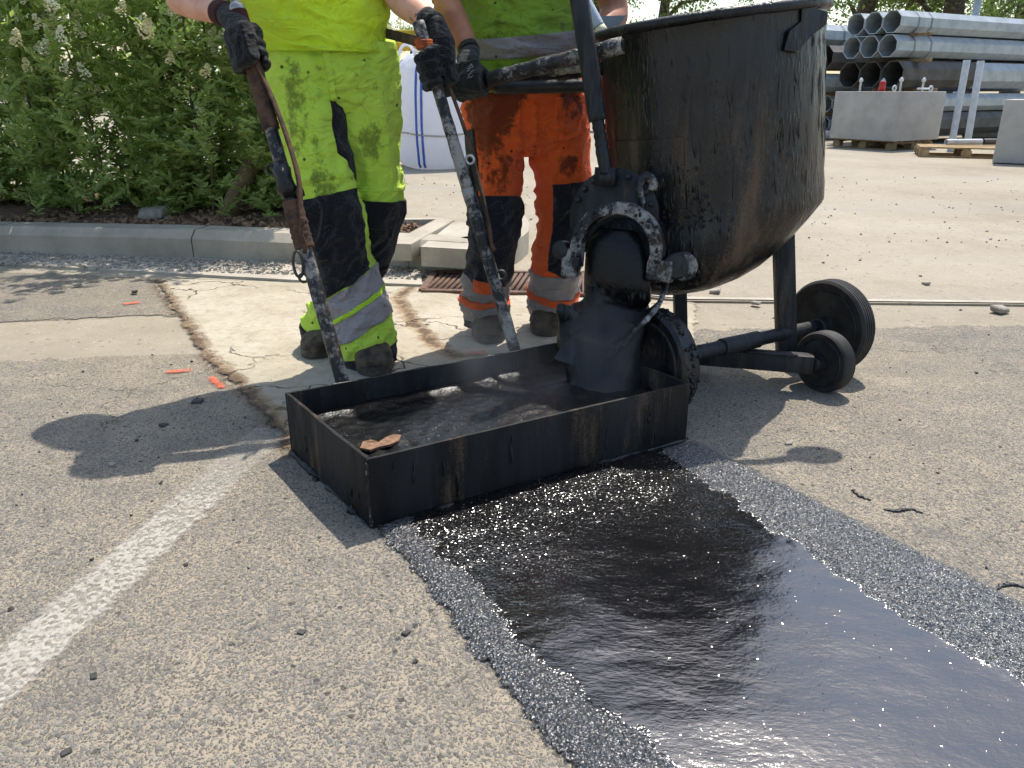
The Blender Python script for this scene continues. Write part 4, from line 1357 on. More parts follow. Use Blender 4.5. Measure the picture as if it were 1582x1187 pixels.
o = mobj('leg', *bar(lt, lb, .045, .062, ref=(1, 0, 0)), MT['leg'], brw); bevel(o, .006)
o = mobj('leg', *bar(at(1050, 440, 2.75), at(1053, 570, 2.70), .04, .045, ref=(1, 0, 0)), MT['leg'], brw); bevel(o, .005)
o = mobj('leg_bracket', *obox(lt + Vector((-.012, .02, .03)), (1, 0, 0), (0, 1, 0), (0, 0, 1), .085, .06, .06), MT['tar'], brw); bevel(o, .006)
crusty(at(1062, 552, 2.60), at(1112, 556, 2.47), .016, MT['leg'], 'tie_rod', brw, amp=.05)

# ------------------------------------------------------------------ people
class Loft:
    """soft tube through points with elliptical section; theta 0 = +x side, 90 deg = towards the camera"""
    def __init__(s, pts, rx, ry, fold=None, n=110):
        s.P = catmull([tuple(p) for p in pts], n)
        s.rx = catmull([(r,) for r in rx], n)[:, 0]
        s.ry = catmull([(r,) for r in ry], n)[:, 0]
        s.n = n
        s.fold = fold or (lambda t, a: 0.0)
        s.fr = []
        for i in range(n):
            T = Vector(s.P[min(i + 1, n - 1)] - s.P[max(i - 1, 0)]).normalized()
            X = Vector((1, 0, 0)); X = (X - T * X.dot(T)).normalized()
            Y = T.cross(X)
            if Y.y > 0: Y = -Y
            s.fr.append((X, Y))
    def at(s, t, a, off=0.0):
        f = min(max(t, 0), 1) * (s.n - 1)
        i = min(int(f), s.n - 2); u = f - i
        p = Vector(s.P[i] * (1 - u) + s.P[i + 1] * u)
        X = s.fr[i][0].lerp(s.fr[i + 1][0], u); Y = s.fr[i][1].lerp(s.fr[i + 1][1], u)
        rx = s.rx[i] * (1 - u) + s.rx[i + 1] * u; ry = s.ry[i] * (1 - u) + s.ry[i + 1] * u
        d = s.fold(t, a) + off
        return p + X * ((rx + d) * math.cos(a)) + Y * ((ry + d) * math.sin(a))
    def mesh(s, t0=0, t1=1, nt=110, na=64, off=0.0, cap=True):
        V, F = [], []
        for i in range(nt + 1):
            t = t0 + (t1 - t0) * i / nt
            for k in range(na):
                V.append(s.at(t, 2 * math.pi * k / na, off))
        for i in range(nt):
            for k in range(na):
                k2 = (k + 1) % na
                F.append((i * na + k, (i + 1) * na + k, (i + 1) * na + k2, i * na + k2))
        if cap:
            F.append(tuple(range(na))); F.append(tuple(range(nt * na, nt * na + na))[::-1])
        return V, F
    def patch(s, t0, t1, a0, a1, off=.003, nt=30, na=40, t0f=None, t1f=None):
        """thin panel lying on the loft; t0f/t1f bend its upper and lower edges"""
        V, F = [], []
        closed = abs(a1 - a0) > 2 * math.pi - .01
        for lay in (off, -.004):
            for i in range(nt + 1):
                for k in range(na + 1):
                    a = a0 + (a1 - a0) * k / na
                    q0 = t0 + (t0f(a) if t0f else 0); q1 = t1 + (t1f(a) if t1f else 0)
                    V.append(s.at(q0 + (q1 - q0) * i / nt, a, lay))
        S = (nt + 1) * (na + 1)
        for i in range(nt):
            for k in range(na):
                a = i * (na + 1) + k
                F.append((a, a + na + 1, a + na + 2, a + 1))
        for k in range(na):
            F.append((k, k + 1, k + 1 + S, k + S))
            a = nt * (na + 1) + k
            F.append((a, a + S, a + 1 + S, a + 1))
        if not closed:
            for i in range(nt):
                a = i * (na + 1)
                F.append((a, a + S, a + na + 1 + S, a + na + 1))
                b = a + na
                F.append((b, b + na + 1, b + na + 1 + S, b + S))
        return V, F

def cloth(seed, base=.004, bunches=()):
    """fold function: broad sag, slanting creases, tight bunching at given (t, width, gain)"""
    def f(t, a):
        ca, sa = math.cos(a), math.sin(a)
        d = base * 2.2 * mnoise.noise((ca * 1.3 + seed, sa * 1.3, t * 5.0))
        r0 = 1 - abs(mnoise.noise((ca * 1.5 + seed, sa * 1.5 + t * 5, t * 11 + ca))) * 2.4
        d += base * 1.5 * max(-.4, r0 - .25)
        d += base * .8 * mnoise.noise((ca * 3.2 + seed, sa * 3.2 + t * 6, t * 24))
        for (tc, w, g) in bunches:
            e = math.exp(-((t - tc) / w) ** 2)
            if e > .02:
                r = 1 - abs(mnoise.noise((ca * 1.1 + seed * 2, sa * 1.1 - 3, t * 24 + 1.4 * ca))) * 2.2
                d += 1.35 * g * e * (r - .35)
        return d
    return f

def grip_glove(name, c, axis, wrist, rp, parent, mat, pd, qd, size=1.0, cuffmat=None, elbow=None):
    """gloved hand closed round a bar through c along axis (index finger towards +axis)"""
    c, a = Vector(c), Vector(axis).normalized()
    p = Vector(pd); p = (p - a * p.dot(a)).normalized()                # towards the back of the hand
    q = a.cross(p).normalized()                                        # palm heel -> knuckles
    if q.dot(Vector(qd)) < 0: q = -q
    parts = []
    fr = .0108 * size
    lens = (255, 270, 262, 235)
    for i in range(4):
        off = (1.5 - i) * .0215 * size
        pts, rr = [], []
        for j in range(13):
            ang = R(38 + (lens[i] - 38) * j / 12)
            rad = rp + fr * .92 + (.006 if j == 0 else 0)
            pts.append(c + a * (off - .004 * j / 12) + (p * math.cos(ang) + q * math.sin(ang)) * rad)
            kn = 1.12 if j in (0, 4, 8) else 1.0
            rr.append(fr * kn * (1 - .16 * j / 12))
        parts.append(tube(pts, rr, 10))
        parts.append(ellipsoid(pts[-1], fr * .84, fr * .84, fr * .84, 10, 6))
    # palm: slab from knuckles round to the heel of the hand
    for i in range(9):
        off = (1.7 - i * 3.4 / 8) * .0205 * size
        pts = []
        for ang in (52, 30, 5, -22, -50):
            pts.append(c + a * off + (p * math.cos(R(ang)) + q * math.sin(R(ang))) * (rp + .016))
        pts.append(c + a * off * .85 + p * (rp * .4 + .012) - q * (rp + .035))
        parts.append(tube(pts, [.0125, .0145, .016, .017, .018, .019], 10))
    # thumb
    tp = []
    for j, ang in enumerate((-45, -75, -110, -145, -178)):
        tp.append(c + a * (.030 + .008 * math.sin(j * .8)) * size + (p * math.cos(R(ang)) + q * math.sin(R(ang))) * (rp + .0145 - .001 * j))
    parts.append(tube(tp, [.019, .0165, .0145, .0135, .011], 10))
    parts.append(ellipsoid(tp[-1], .011, .011, .011, 10, 6))
    heel = c + p * (rp * .4 + .012) - q * (rp + .035)
    w = Vector(wrist)
    el = Vector(elbow) if elbow is not None else w + (w - heel)
    fd = (el - w).normalized()
    parts.append(tube([heel + q * .02, heel.lerp(w, .5), w, w + fd * .035], [.030, .034, .031, .031], 14))
    o = remeshed(name, join(*parts), .0042, mat, parent, smooth=5, fac=.5)
    if cuffmat:
        mobj('cuff', *tube([w + fd * (.005 + .012 * i) for i in range(5)], [.0335, .0345, .0335, .0345, .034], 22), cuffmat, o)
    return o

def boot(parent, heel, toe, z0, mat, h=.14, w=.058):
    heel, toe = Vector(heel), Vector(toe)
    d = (toe - heel); d.z = 0; L = d.length; d.normalize()
    s = Vector((-d.y, d.x, 0))
    Z = Vector((0, 0, 1))
    b = Vector((heel.x, heel.y, z0))
    S_ = [0, .04, .12, .25, .40, .55, .68, .80, .90, .965, 1.0]
    W_ = [.30, .62, .78, .82, .80, .88, .98, 1.0, .90, .70, .30]
    H_ = [.060, .088, .108, .114, .102, .088, .080, .077, .069, .052, .030]
    cs = catmull([(a_, b_, c_) for a_, b_, c_ in zip(S_, W_, H_)], 40)
    V, F = [], []
    na = 26
    for q, (ss, ww, hh) in enumerate(cs):
        for k in range(na):
            a = 2 * math.pi * k / na
            u, v = math.cos(a), math.sin(a)
            e = .62
            x = math.copysign(abs(u) ** e, u) * ww * w
            z = hh * (.5 + .5 * math.copysign(abs(v) ** (.75 if v > 0 else .35), v))
            V.append(b + d * (ss * L) + s * x * (1 - .22 * max(0, v) ** 1.5) + Z * (z + .002 * mnoise.noise((ss * 22, a * 2, L * 9))))
    for q in range(39):
        for k in range(na):
            F.append((q * na + k, q * na + (k + 1) % na, (q + 1) * na + (k + 1) % na, (q + 1) * na + k))
    F += [tuple(range(na)), tuple(range(39 * na, 40 * na))[::-1]]
    parts = [(V, F), tube([b + d * .085 + Z * .05, b + d * .080 + Z * h, b + d * .070 + Z * (h + .07)], [.056, .058, .062], 18),
             tube([b + d * L * .62 + Z * .072, b + d * L * .48 + Z * .095, b + d * L * .40 + Z * .14], [.020, .026, .028], 12)]
    o = remeshed('boot', join(*parts), .0065, mat, parent, smooth=2)
    out = []
    for k in range(32):
        a = 2 * math.pi * k / 32
        u = math.cos(a); v = math.sin(a)
        ww = w * (1.06 if u > 0 else .90)
        e = .75
        out.append((L * .5 + math.copysign(abs(u) ** e, u) * (L * .5 + .008), math.copysign(abs(v) ** e, v) * ww * (1 - .10 * abs(u) ** 3)))
    so = mobj('sole', *prism(out, Z * .030, b - Z * .012, d, s), MT['sole'], o); bevel(so, .005, 2)
    # stitched toe cap edge
    pts = []
    for k in range(15):
        a = math.pi * k / 14
        pts.append(b + d * (L * .74 - .012 * math.sin(a)) + s * (math.cos(a) * w * .98) + Z * (.020 + .062 * math.sin(a) ** .8))
    mobj('toe_cap_seam', *tube(pts, .0028, 6), MT['sole'], o)
    for k in range(5):
        q = .58 - k * .055
        p0 = b + d * L * q + Z * (.088 + .018 * k)
        mobj('lace', *tube([p0 + s * .034 - Z * .014, p0 + s * .014 + Z * .004, p0 - s * .014 + Z * .004, p0 - s * .034 - Z * .014], .0036, 6), MT['hair'], o)
    return o

def head_parts(c, yaw=0, tilt=0):
    """skull, jaw, nose, ears around c (centre of the head), facing -y"""
    M = Matrix.Rotation(yaw, 3, 'Z') @ Matrix.Rotation(tilt, 3, 'X')
    c = Vector(c)
    def q(x, y, z): return c + M @ Vector((x, y, z))
    return [ellipsoid(q(0, .012, .03), .076, .092, .092, 20, 14, M), ellipsoid(q(0, -.022, -.045), .058, .068, .070, 18, 12, M),
            ellipsoid(q(0, -.062, -.088), .026, .026, .022, 12, 8, M), tube([q(0, -.083, .018), q(0, -.098, -.012), q(0, -.108, -.030), q(0, -.088, -.036)], [.009, .011, .014, .011], 10),
            ellipsoid(q(.078, .012, -.005), .010, .020, .033, 10, 8, M), ellipsoid(q(-.078, .012, -.005), .010, .020, .033, 10, 8, M),
            ellipsoid(q(0, -.070, .032), .055, .020, .014, 14, 8, M)], q, M

def face_bits(parent, q, M, hairmat):
    for sx in (-1, 1):
        e = mobj('eye', *ellipsoid(q(sx * .031, -.082, .012), .0135, .010, .009, 12, 8, M), MT['eye'], parent)
        mobj('pupil', *ellipsoid(q(sx * .031, -.0905, .012), .0055, .003, .0055, 10, 6, M), MT['hair'], e)
    mobj('mouth', *tube([q(-.024, -.086, -.060), q(-.010, -.0955, -.059), q(.010, -.0955, -.059), q(.024, -.086, -.060)], [.003, .0055, .0055, .003], 8), MT['lip'], parent)
    V, F = ellipsoid(q(0, .020, .042), .083, .096, .092, 24, 16, M)
    Mi = M.inverted(); c0 = q(0, 0, 0)
    keepf = []
    for f in F:
        m = sum((V[i] for i in f), Vector()) / len(f)
        l = Mi @ (m - c0)
        if l.z > .055 or (l.y > .0 and l.z > -.06):
            keepf.append(f)
    V = [v + (v - q(0, .02, .04)).normalized() * .004 * mnoise.noise(tuple(v * 40)) for v in V]
    h = mobj('hair', V, keepf, hairmat, parent)
    sd_ = h.modifiers.new('thick', 'SOLIDIFY'); sd_.thickness = .008
    return h

def unseen_cap(parent, q, M, mat):  # unseen cap on a guessed head, added for the worker's cast shadow
    V, F = [], []
    return mobj('cap', *lathe([(.118, 0), (.120, .006), (.098, .014), (.096, .05), (.08, .085), (.045, .105), (0, .112)], q(0, .01, .055), M @ Vector((0, 0, 1)), 36), mat, parent)

ZN1 = [(tuple(at(465, 115, 2.5)), .13, .24), (tuple(at(470, 195, 2.47)), .13, .17), (tuple(at(575, 225, 2.56)), .10, .20), (tuple(at(500, 285, 2.45)), .09, .20), (tuple(at(565, 130, 2.56)), .09, .12)]
MT['hivis'] = m_fabric('fluorescent_yellow_trousers', lin('#c8ec4a'), lin('#d4f45c'), .58, '#66742a', zone=ZN1)
MT['hivis_shirt'] = m_fabric('fluorescent_yellow_shirt', lin('#d6f42a'), lin('#def83a'), .12, '#8a9a26', seedv=3)
MT['black'] = m_fabric('black_trouser_panel', lin('#15151a'), lin('#1d1d22'), .25, '#4a4136', seedv=5)
MT['navy'] = m_fabric('dark_navy_panel', lin('#171823'), lin('#20212c'), .25, '#3a342c', seedv=6)
MT['reflect'] = m_fabric('grey_reflective_tape', lin('#a09a9c'), lin('#aaa5a8'), .34, '#4d463e', seedv=8, rough=.45)
MT['reflect2'] = m_fabric('dull_reflective_tape', lin('#8d8684'), lin('#989190'), .30, '#4d463e', seedv=11, rough=.5)
ZN2 = [(tuple(at(752, 165, 2.82)), .17, .42), (tuple(at(765, 250, 2.80)), .15, .27), (tuple(at(882, 258, 2.88)), .07, .33), (tuple(at(890, 160, 2.86)), .10, .26), (tuple(at(775, 130, 2.84)), .14, .3), (tuple(at(840, 200, 2.86)), .10, .10)]
MT['orange'] = m_fabric('fluorescent_orange_trousers', lin('#f66c2c'), lin('#ec5d26'), .48, '#2a1a10', seedv=2, zone=ZN2)
MT['orangetrim'] = m_fabric('orange_piping', lin('#e8672e'), lin('#dc5826'), .1, '#2a1a10', seedv=2)
MT['yellowtrim'] = m_fabric('yellow_piping', lin('#c6ee3e'), lin('#c2ec3a'), .12, '#3b4a10', seedv=2)
MT['vest'] = m_fabric('dirty_green_vest', lin('#8aab34'), lin('#78962e'), .66, '#2b3a10', seedv=4, zone=[(tuple(at(800, 30, 2.8)), .16, .16), (tuple(at(800, 115, 2.8)), .10, .2)])
MT['glove'] = m_fabric('black_work_glove', lin('#0a0b0d'), lin('#101113'), -.4, '#1a1816', seedv=9)
MT['glove2'] = m_fabric('grey_coated_glove', lin('#1a1c1e'), lin('#242525'), .0, '#4a4536', seedv=10)
MT['addedcap'] = m_plain('unseen_white_cap', lin('#d8d8d4'), None, .5)

PI = math.pi
# ================= worker in yellow
w1_hip = at(500, 110, 2.66)
# leg A: hip on the left of the photo, foot stepping to the right in front; leg B: crosses behind
LA = Loft([at(470, 60, 2.64), at(470, 120, 2.63), at(479, 200, 2.60), at(498, 275, 2.565), at(514, 340, 2.54), at(528, 400, 2.555), at(545, 455, 2.575), at(562, 512, 2.585), at(573, 560, 2.59)],
          [.105, .120, .118, .104, .092, .088, .098, .102, .088], [.105, .112, .108, .098, .090, .085, .095, .097, .090],
          cloth(1.0, .0068, ((.12, .10, .006), (.42, .08, .010), (.56, .09, .011), (.70, .07, .009), (.88, .07, .014))))
LB = Loft([at(560, 60, 2.68), at(561, 120, 2.69), at(568, 200, 2.69), at(577, 275, 2.69), at(576, 340, 2.69), at(560, 400, 2.72), at(534, 450, 2.75), at(512, 495, 2.77), at(500, 532, 2.785)],
          [.100, .108, .102, .090, .082, .078, .084, .086, .078], [.105, .110, .104, .096, .086, .082, .088, .092, .088],
          cloth(4.0, .0065, ((.10, .10, .006), (.42, .08, .009), (.58, .09, .010), (.85, .08, .012))))
PV = Loft([at(500, 38, 2.66), at(502, 75, 2.66), at(508, 110, 2.66), at(514, 150, 2.66), at(517, 178, 2.66)], [.175, .185, .192, .180, .12], [.115, .122, .128, .118, .08], cloth(2.2, .006, ((.7, .2, .008),)))

# body (skin), continuous from head to feet
sho_L, sho_R = Vector((-.845, 2.68, 1.43)), Vector((-.435, 2.70, 1.43))
el1R, wr1R = Vector((-1.00, 2.60, 1.16)), at(352, 24, 2.36)
el1L, wr1L = Vector((-.34, 2.60, 1.16)), at(674, 40, 2.46)
neck1 = Vector((-.645, 2.68, 1.49))
hd1 = Vector((-.62, 2.66, 1.63))
hp, hq, hM = head_parts(hd1, 0, .45)
parts = hp + [tube([neck1, hd1 + Vector((0, .02, -.05))], [.058, .056], 16),
              tube([PV.P[-1], PV.P[40], (-.64, 2.67, 1.15), (-.645, 2.67, 1.33), (-.655, 2.65, 1.45), neck1], [.07, .09, .11, .12, .10, .058], 20),
              tube([(-.655, 2.66, 1.43), sho_L], [.10, .062], 14), tube([(-.63, 2.66, 1.43), sho_R], [.10, .062], 14),
              tube([sho_L, sho_L.lerp(el1R, .5), el1R], [.058, .050, .043], 14), tube([el1R, el1R.lerp(wr1R, .3), wr1R], [.043, .044, .029], 14),
              tube([sho_R, sho_R.lerp(el1L, .5), el1L], [.058, .050, .043], 14), tube([el1L, el1L.lerp(wr1L, .3), wr1L], [.043, .044, .030], 14),
              tube([Vector(p) for p in LA.P[::8]], [.085, .08, .075, .07, .065, .055, .05, .05, .05, .045, .04, .04, .04, .04][:len(LA.P[::8])], 14),
              tube([Vector(p) for p in LB.P[::8]], [.085, .08, .075, .07, .065, .055, .05, .05, .05, .045, .04, .04, .04, .04][:len(LB.P[::8])], 14)]
per1 = remeshed('person', join(*parts), .010, MT['skin'], None, smooth=4)
tag(per1, 'worker in fluorescent yellow shirt and trousers, black gloves, gripping the two box handles', 'person')
face_bits(per1, hq, hM, MT['hair'])
unseen_cap(per1, hq, hM, MT['addedcap'])
tr1 = fixn(mobj('trousers', *join(LA.mesh(0, .985), LB.mesh(0, .985), PV.mesh(0, 1, 40, 72)), MT['hivis'], per1))
full = (0, 2 * PI)
# front-leg panels
def panel(L, name, parent, mat, *a, **k):
    return fixn(mobj(name, *L.patch(*a, **k), mat, parent))
def dip(k, ph=PI / 2): return lambda a: k * math.cos(a - ph)
panel(LA, 'knee_panel', tr1, MT['black'], .425, .700, R(20), R(152), off=.0045, na=50, nt=50, t0f=dip(.012), t1f=dip(-.038, .2))
panel(LB, 'knee_panel', tr1, MT['black'], .435, .71, R(-75), R(150), off=.0045, na=50, nt=50)
panel(LA, 'reflective_band', tr1, MT['reflect'], .705, .780, *full, off=.0055, na=72, nt=12, t0f=dip(-.038, .2), t1f=dip(-.038, .2))
panel(LA, 'piping', tr1, MT['yellowtrim'], .778, .793, *full, off=.0085, na=72, nt=6, t0f=dip(-.038, .2), t1f=dip(-.038, .2))
panel(LA, 'reflective_band', tr1, MT['reflect'], .791, .868, *full, off=.0055, na=72, nt=12, t0f=dip(-.038, .2), t1f=dip(-.034, .2))
panel(LA, 'hem', tr1, MT['black'], .938, .998, *full, off=.004, na=72, nt=8, t0f=dip(-.012, .2))
panel(LB, 'reflective_band', tr1, MT['reflect'], .715, .808, *full, off=.005, na=64, nt=10)
panel(LB, 'hem', tr1, MT['black'], .915, .998, *full, off=.004, na=64, nt=8)
panel(LA, 'inner_gusset', tr1, MT['black'], .15, .41, R(-55), R(42), off=.004, na=20, nt=30, t0f=lambda a: .05 * abs(a + .1), t1f=lambda a: -.09 * abs(a + .1))
panel(LB, 'inner_gusset', tr1, MT['black'], .17, .38, R(152), R(232), off=.004, na=16, nt=30, t0f=lambda a: .05 * abs(a - 3.3), t1f=lambda a: -.09 * abs(a - 3.3))
panel(LA, 'knee_seam', tr1, MT['hivis'], .385, .398, R(-30), R(200), off=.003, na=40, nt=4)
panel(LB, 'knee_seam', tr1, MT['hivis'], .395, .408, R(-70), R(200), off=.003, na=40, nt=4)
panel(LA, 'name_patch', tr1, MT['black'], .392, .425, R(120), R(142), off=.0065, na=8, nt=8)
panel(LA, 'pocket', tr1, MT['black'], .015, .105, R(138), R(186), off=.006, na=14, nt=14, t1f=lambda a: -.085 * (R(186) - a))
panel(PV, 'fly_seam', tr1, MT['hivis'], .30, .80, R(78), R(84), off=.005, na=4, nt=20)

# shirt with short sleeves
SH = Loft([at(495, 82, 2.66), at(492, 40, 2.66), at(490, 0, 2.66), Vector((-.645, 2.67, 1.22)), Vector((-.65, 2.67, 1.36)), Vector((-.655, 2.66, 1.45)), Vector((-.66, 2.64, 1.50))],
          [.212, .208, .205, .205, .21, .15, .07], [.150, .146, .142, .140, .13, .10, .07], cloth(7.1, .009, ((.06, .06, .006), (.2, .15, .007))))
parts = [SH.mesh(0, 1, 80, 80), tube([Vector((-.72, 2.66, 1.43)), sho_L, sho_L.lerp(el1R, .35), sho_L.lerp(el1R, .80)], [.11, .105, .098, .092], 20), tube([Vector((-.58, 2.66, 1.43)), sho_R, sho_R.lerp(el1L, .35), sho_R.lerp(el1L, .80)], [.11, .10, .092, .088], 20)]
sh1 = remeshed('shirt', join(*parts), .007, MT['hivis_shirt'], per1, smooth=2)
panel(SH, 'shirt_hem', sh1, MT['hivis_shirt'], 0.0, .035, *full, off=.004, na=90, nt=5)
boot(per1, Vector((-.500, 2.72, 0)), Vector((-.455, 2.435, 0)), .030, MT['boot'], w=.063)
boot(per1, Vector((-.545, 2.83, 0)), Vector((-.730, 2.63, 0)), .030, MT['boot'], w=.062)
gA = grip_glove('glove', H1(.895), t1, wr1R, .026, per1, MT['glove'], (-.72, -.68, .1), (-.6, .75, 0), size=1.2, cuffmat=MT['cuffred'], elbow=el1R)
gB = grip_glove('glove', H2(.875), t2, wr1L, .020, per1, MT['glove'], (.45, .90, 0), (-1, .2, 0), size=1.2, cuffmat=MT['glove'], elbow=el1L)
# tattoo strokes on the left forearm
def skin_stroke(a, b, w=.0016):
    pts = [Vector(a).lerp(Vector(b), i / 4) for i in range(5)]
    return tube(pts, w, 6)
tat = [((640, 27), (647, 20)), ((641, 22), (650, 26)), ((645, 33), (653, 26)), ((649, 27), (656, 24)), ((633, 27), (638, 32)), ((652, 33), (659, 36))]
Yf = wr1L.lerp(el1L, .25).y
fa0, fa1 = wr1L, el1L
def on_arm(x, y):
    # point on the forearm surface facing the camera along the pixel ray
    d = Vector(_ray(x, y)).normalized(); o = Vector((0, 0, CAM_H))
    ad = (fa1 - fa0).normalized()
    best = None
    for k in range(400):
        p = o + d * (2.0 + k * .0025)
        s_ = max(0, min(1, (p - fa0).dot(ad) / (fa1 - fa0).length))
        rad = .029 + (.044 - .029) * min(1, s_ / .7)
        if (p - (fa0 + ad * s_ * (fa1 - fa0).length)).length < rad:
            return p
    return None
ts = []
for a, b in tat:
    pa, pb = on_arm(*a), on_arm(*b)
    if pa and pb: ts.append(skin_stroke(pa, pb))
if ts: mobj('tattoo', *join(*ts), MT['ink'], per1)
# dark tool belt strap running from the shirt to the handle tie
bs = [at(555, 40, 2.74), at(580, 46, 2.70), at(602, 53, 2.62), at(625, 59, 2.53), at(643, 64, 2.44)]
P = catmull([tuple(p) for p in bs], 16)
mobj('belt_strap', *tube([Vector(p) for p in P], [.014] * 16, 8, ref=(0, 0, 1), squash=.25), MT['strap'], per1)

# ================= worker in orange
LC = Loft([at(770, 110, 2.96), at(768, 160, 2.96), at(766, 220, 2.94), at(767, 285, 2.92), at(766, 345, 2.90), at(757, 400, 2.92), at(751, 440, 2.94), at(750, 470, 2.955), at(752, 498, 2.96)],
          [.105, .118, .108, .094, .088, .082, .078, .082, .076], [.105, .115, .108, .096, .088, .082, .080, .086, .082],
          cloth(11.0, .006, ((.15, .1, .006), (.45, .08, .007), (.78, .05, .008), (.88, .05, .010))))
LD = Loft([at(858, 110, 3.00), at(858, 160, 3.00), at(862, 220, 3.00), at(868, 285, 3.00), at(866, 345, 3.00), at(860, 400, 3.01), at(856, 440, 3.02), at(853, 470, 3.03), at(850, 496, 3.03)],
          [.110, .120, .112, .098, .090, .088, .090, .092, .080], [.105, .115, .108, .098, .092, .088, .088, .090, .084],
          cloth(14.0, .006, ((.15, .1, .006), (.45, .09, .009), (.60, .06, .010), (.80, .05, .008), (.90, .05, .010))))
PV2 = Loft([at(810, 84, 2.97), at(811, 125, 2.97), at(812, 170, 2.97), at(813, 215, 2.97), at(814, 240, 2.97)], [.200, .212, .222, .19, .12], [.125, .132, .135, .118, .08], cloth(12.2, .006, ((.7, .2, .009),)))
sh2L, sh2R = Vector((-.16, 2.93, 1.42)), Vector((.27, 2.96, 1.42))
wr2R, el2R = at(727, 82, 2.70), Vector((-.215, 2.80, 1.16))
el2L, wr2L = Vector((.36, 3.0, 1.15)), at(918, 58, 2.80)
nk2 = Vector((.05, 2.90, 1.50)); hd2_ = Vector((.055, 2.78, 1.66))
hp, hq, hM = head_parts(hd2_, .25, .45)
parts = hp + [tube([nk2, hd2_ + Vector((0, .02, -.05))], [.060, .058], 16),
              tube([PV2.P[-1], PV2.P[40], (.05, 2.96, 1.12), (.05, 2.95, 1.32), (.05, 2.92, 1.45), nk2], [.07, .09, .11, .12, .10, .06], 20),
              tube([(.03, 2.93, 1.43), sh2L], [.10, .064], 14), tube([(.08, 2.93, 1.43), sh2R], [.10, .064], 14),
              tube([sh2L, sh2L.lerp(el2R, .5), el2R], [.062, .056, .050], 14), tube([el2R, el2R.lerp(wr2R, .35), wr2R], [.050, .049, .031], 14),
              tube([sh2R, sh2R.lerp(el2L, .5), el2L], [.062, .056, .048], 14), tube([el2L, el2L.lerp(wr2L, .35), wr2L], [.048, .047, .031], 14),
              tube([Vector(p) for p in LC.P[::8]], [.085, .08, .075, .07, .065, .055, .05, .05, .05, .045, .04, .04, .04, .04][:len(LC.P[::8])], 14),
              tube([Vector(p) for p in LD.P[::8]], [.085, .08, .075, .07, .065, .055, .05, .05, .05, .045, .04, .04, .04, .04][:len(LD.P[::8])], 14)]
per2 = remeshed('person', join(*parts), .010, MT['skin2'], None, smooth=4)
tag(per2, 'worker in stained orange trousers and dirty green vest holding the barrow handle', 'person')
face_bits(per2, hq, hM, MT['hair'])
unseen_cap(per2, hq, hM, MT['addedcap'])
tr2 = fixn(mobj('trousers', *join(LC.mesh(0, .985), LD.mesh(0, .985), PV2.mesh(0, 1, 40, 72)), MT['orange'], per2))
panel(LC, 'lower_leg_panel', tr2, MT['navy'], .417, .700, *full, off=.004, na=72, nt=50, t1f=dip(.022))
panel(LC, 'side_panel', tr2, MT['navy'], .22, .49, R(128), R(200), off=.0035, na=24, nt=40)
panel(LC, 'thigh_pocket', tr2, MT['navy'], .30, .52, R(150), R(215), off=.014, na=16, nt=20)
panel(LC, 'orange_cuff', tr2, MT['orangetrim'], .690, .735, R(55), R(125), off=.0075, na=20, nt=8, t1f=dip(.015))
panel(LC, 'reflective_band', tr2, MT['reflect2'], .692, .800, *full, off=.006, na=72, nt=12, t0f=dip(.020))
panel(LC, 'piping', tr2, MT['orangetrim'], .798, .832, *full, off=.0095, na=72, nt=6, t0f=dip(.012, 1.2), t1f=dip(.012, 1.2))
panel(LC, 'reflective_band', tr2, MT['reflect2'], .829, .935, *full, off=.006, na=72, nt=12)
panel(LC, 'hem', tr2, MT['navy'], .932, .998, *full, off=.0045, na=72, nt=8)
panel(LD, 'knee_panel', tr2, MT['navy'], .365, .655, R(-60), R(112), off=.0045, na=40, nt=40, t1f=lambda a: .05 * math.cos(a - .2))
panel(LD, 'reflective_band', tr2, MT['reflect2'], .678, .788, *full, off=.006, na=72, nt=12)
panel(LD, 'piping', tr2, MT['orangetrim'], .786, .826, *full, off=.0095, na=72, nt=6, t0f=dip(.010, .2), t1f=dip(.010, .2))
panel(LD, 'reflective_band', tr2, MT['reflect2'], .823, .940, *full, off=.006, na=72, nt=12)
panel(LD, 'hem', tr2, MT['navy'], .938, .998, *full, off=.0045, na=72, nt=8)
panel(PV2, 'hip_pocket', tr2, MT['orange'], .36, .92, R(95), R(160), off=.009, na=30, nt=20, t1f=lambda a: -.0)
panel(PV2, 'pocket_flap', tr2, MT['orange'], .40, .66, R(28), R(64), off=.007, na=20, nt=12, t1f=lambda a: .3 * (1.1 - a))
panel(PV2, 'fly_seam', tr2, MT['orange'], .45, .95, R(80), R(86), off=.006, na=4, nt=20)
VS = Loft([at(803, 140, 2.97), at(800, 90, 2.97), at(797, 45, 2.97), at(795, 0, 2.97), Vector((.03, 2.96, 1.24)), Vector((.045, 2.95, 1.37)), Vector((.05, 2.93, 1.45)), Vector((.05, 2.91, 1.50))],
          [.185, .205, .212, .212, .212, .215, .15, .075], [.140, .150, .155, .158, .155, .14, .10, .075], cloth(17.1, .009, ((.05, .08, .008), (.25, .12, .007))))
parts = [VS.mesh(0, 1, 80, 80), tube([Vector((-.02, 2.93, 1.43)), sh2L, sh2L.lerp(el2R, .25)], [.09, .082, .080], 20), tube([Vector((.12, 2.94, 1.43)), sh2R, sh2R.lerp(el2L, .25)], [.09, .082, .080], 20)]
vs2 = remeshed('vest', join(*parts), .007, MT['vest'], per2, smooth=2)
panel(VS, 'reflective_band', vs2, MT['reflect2'], .165, .262, *full, off=.0065, na=90, nt=10, t0f=dip(-.030), t1f=dip(-.030))
panel(VS, 'vest_hem', vs2, MT['vest'], 0.0, .03, *full, off=.004, na=90, nt=5)
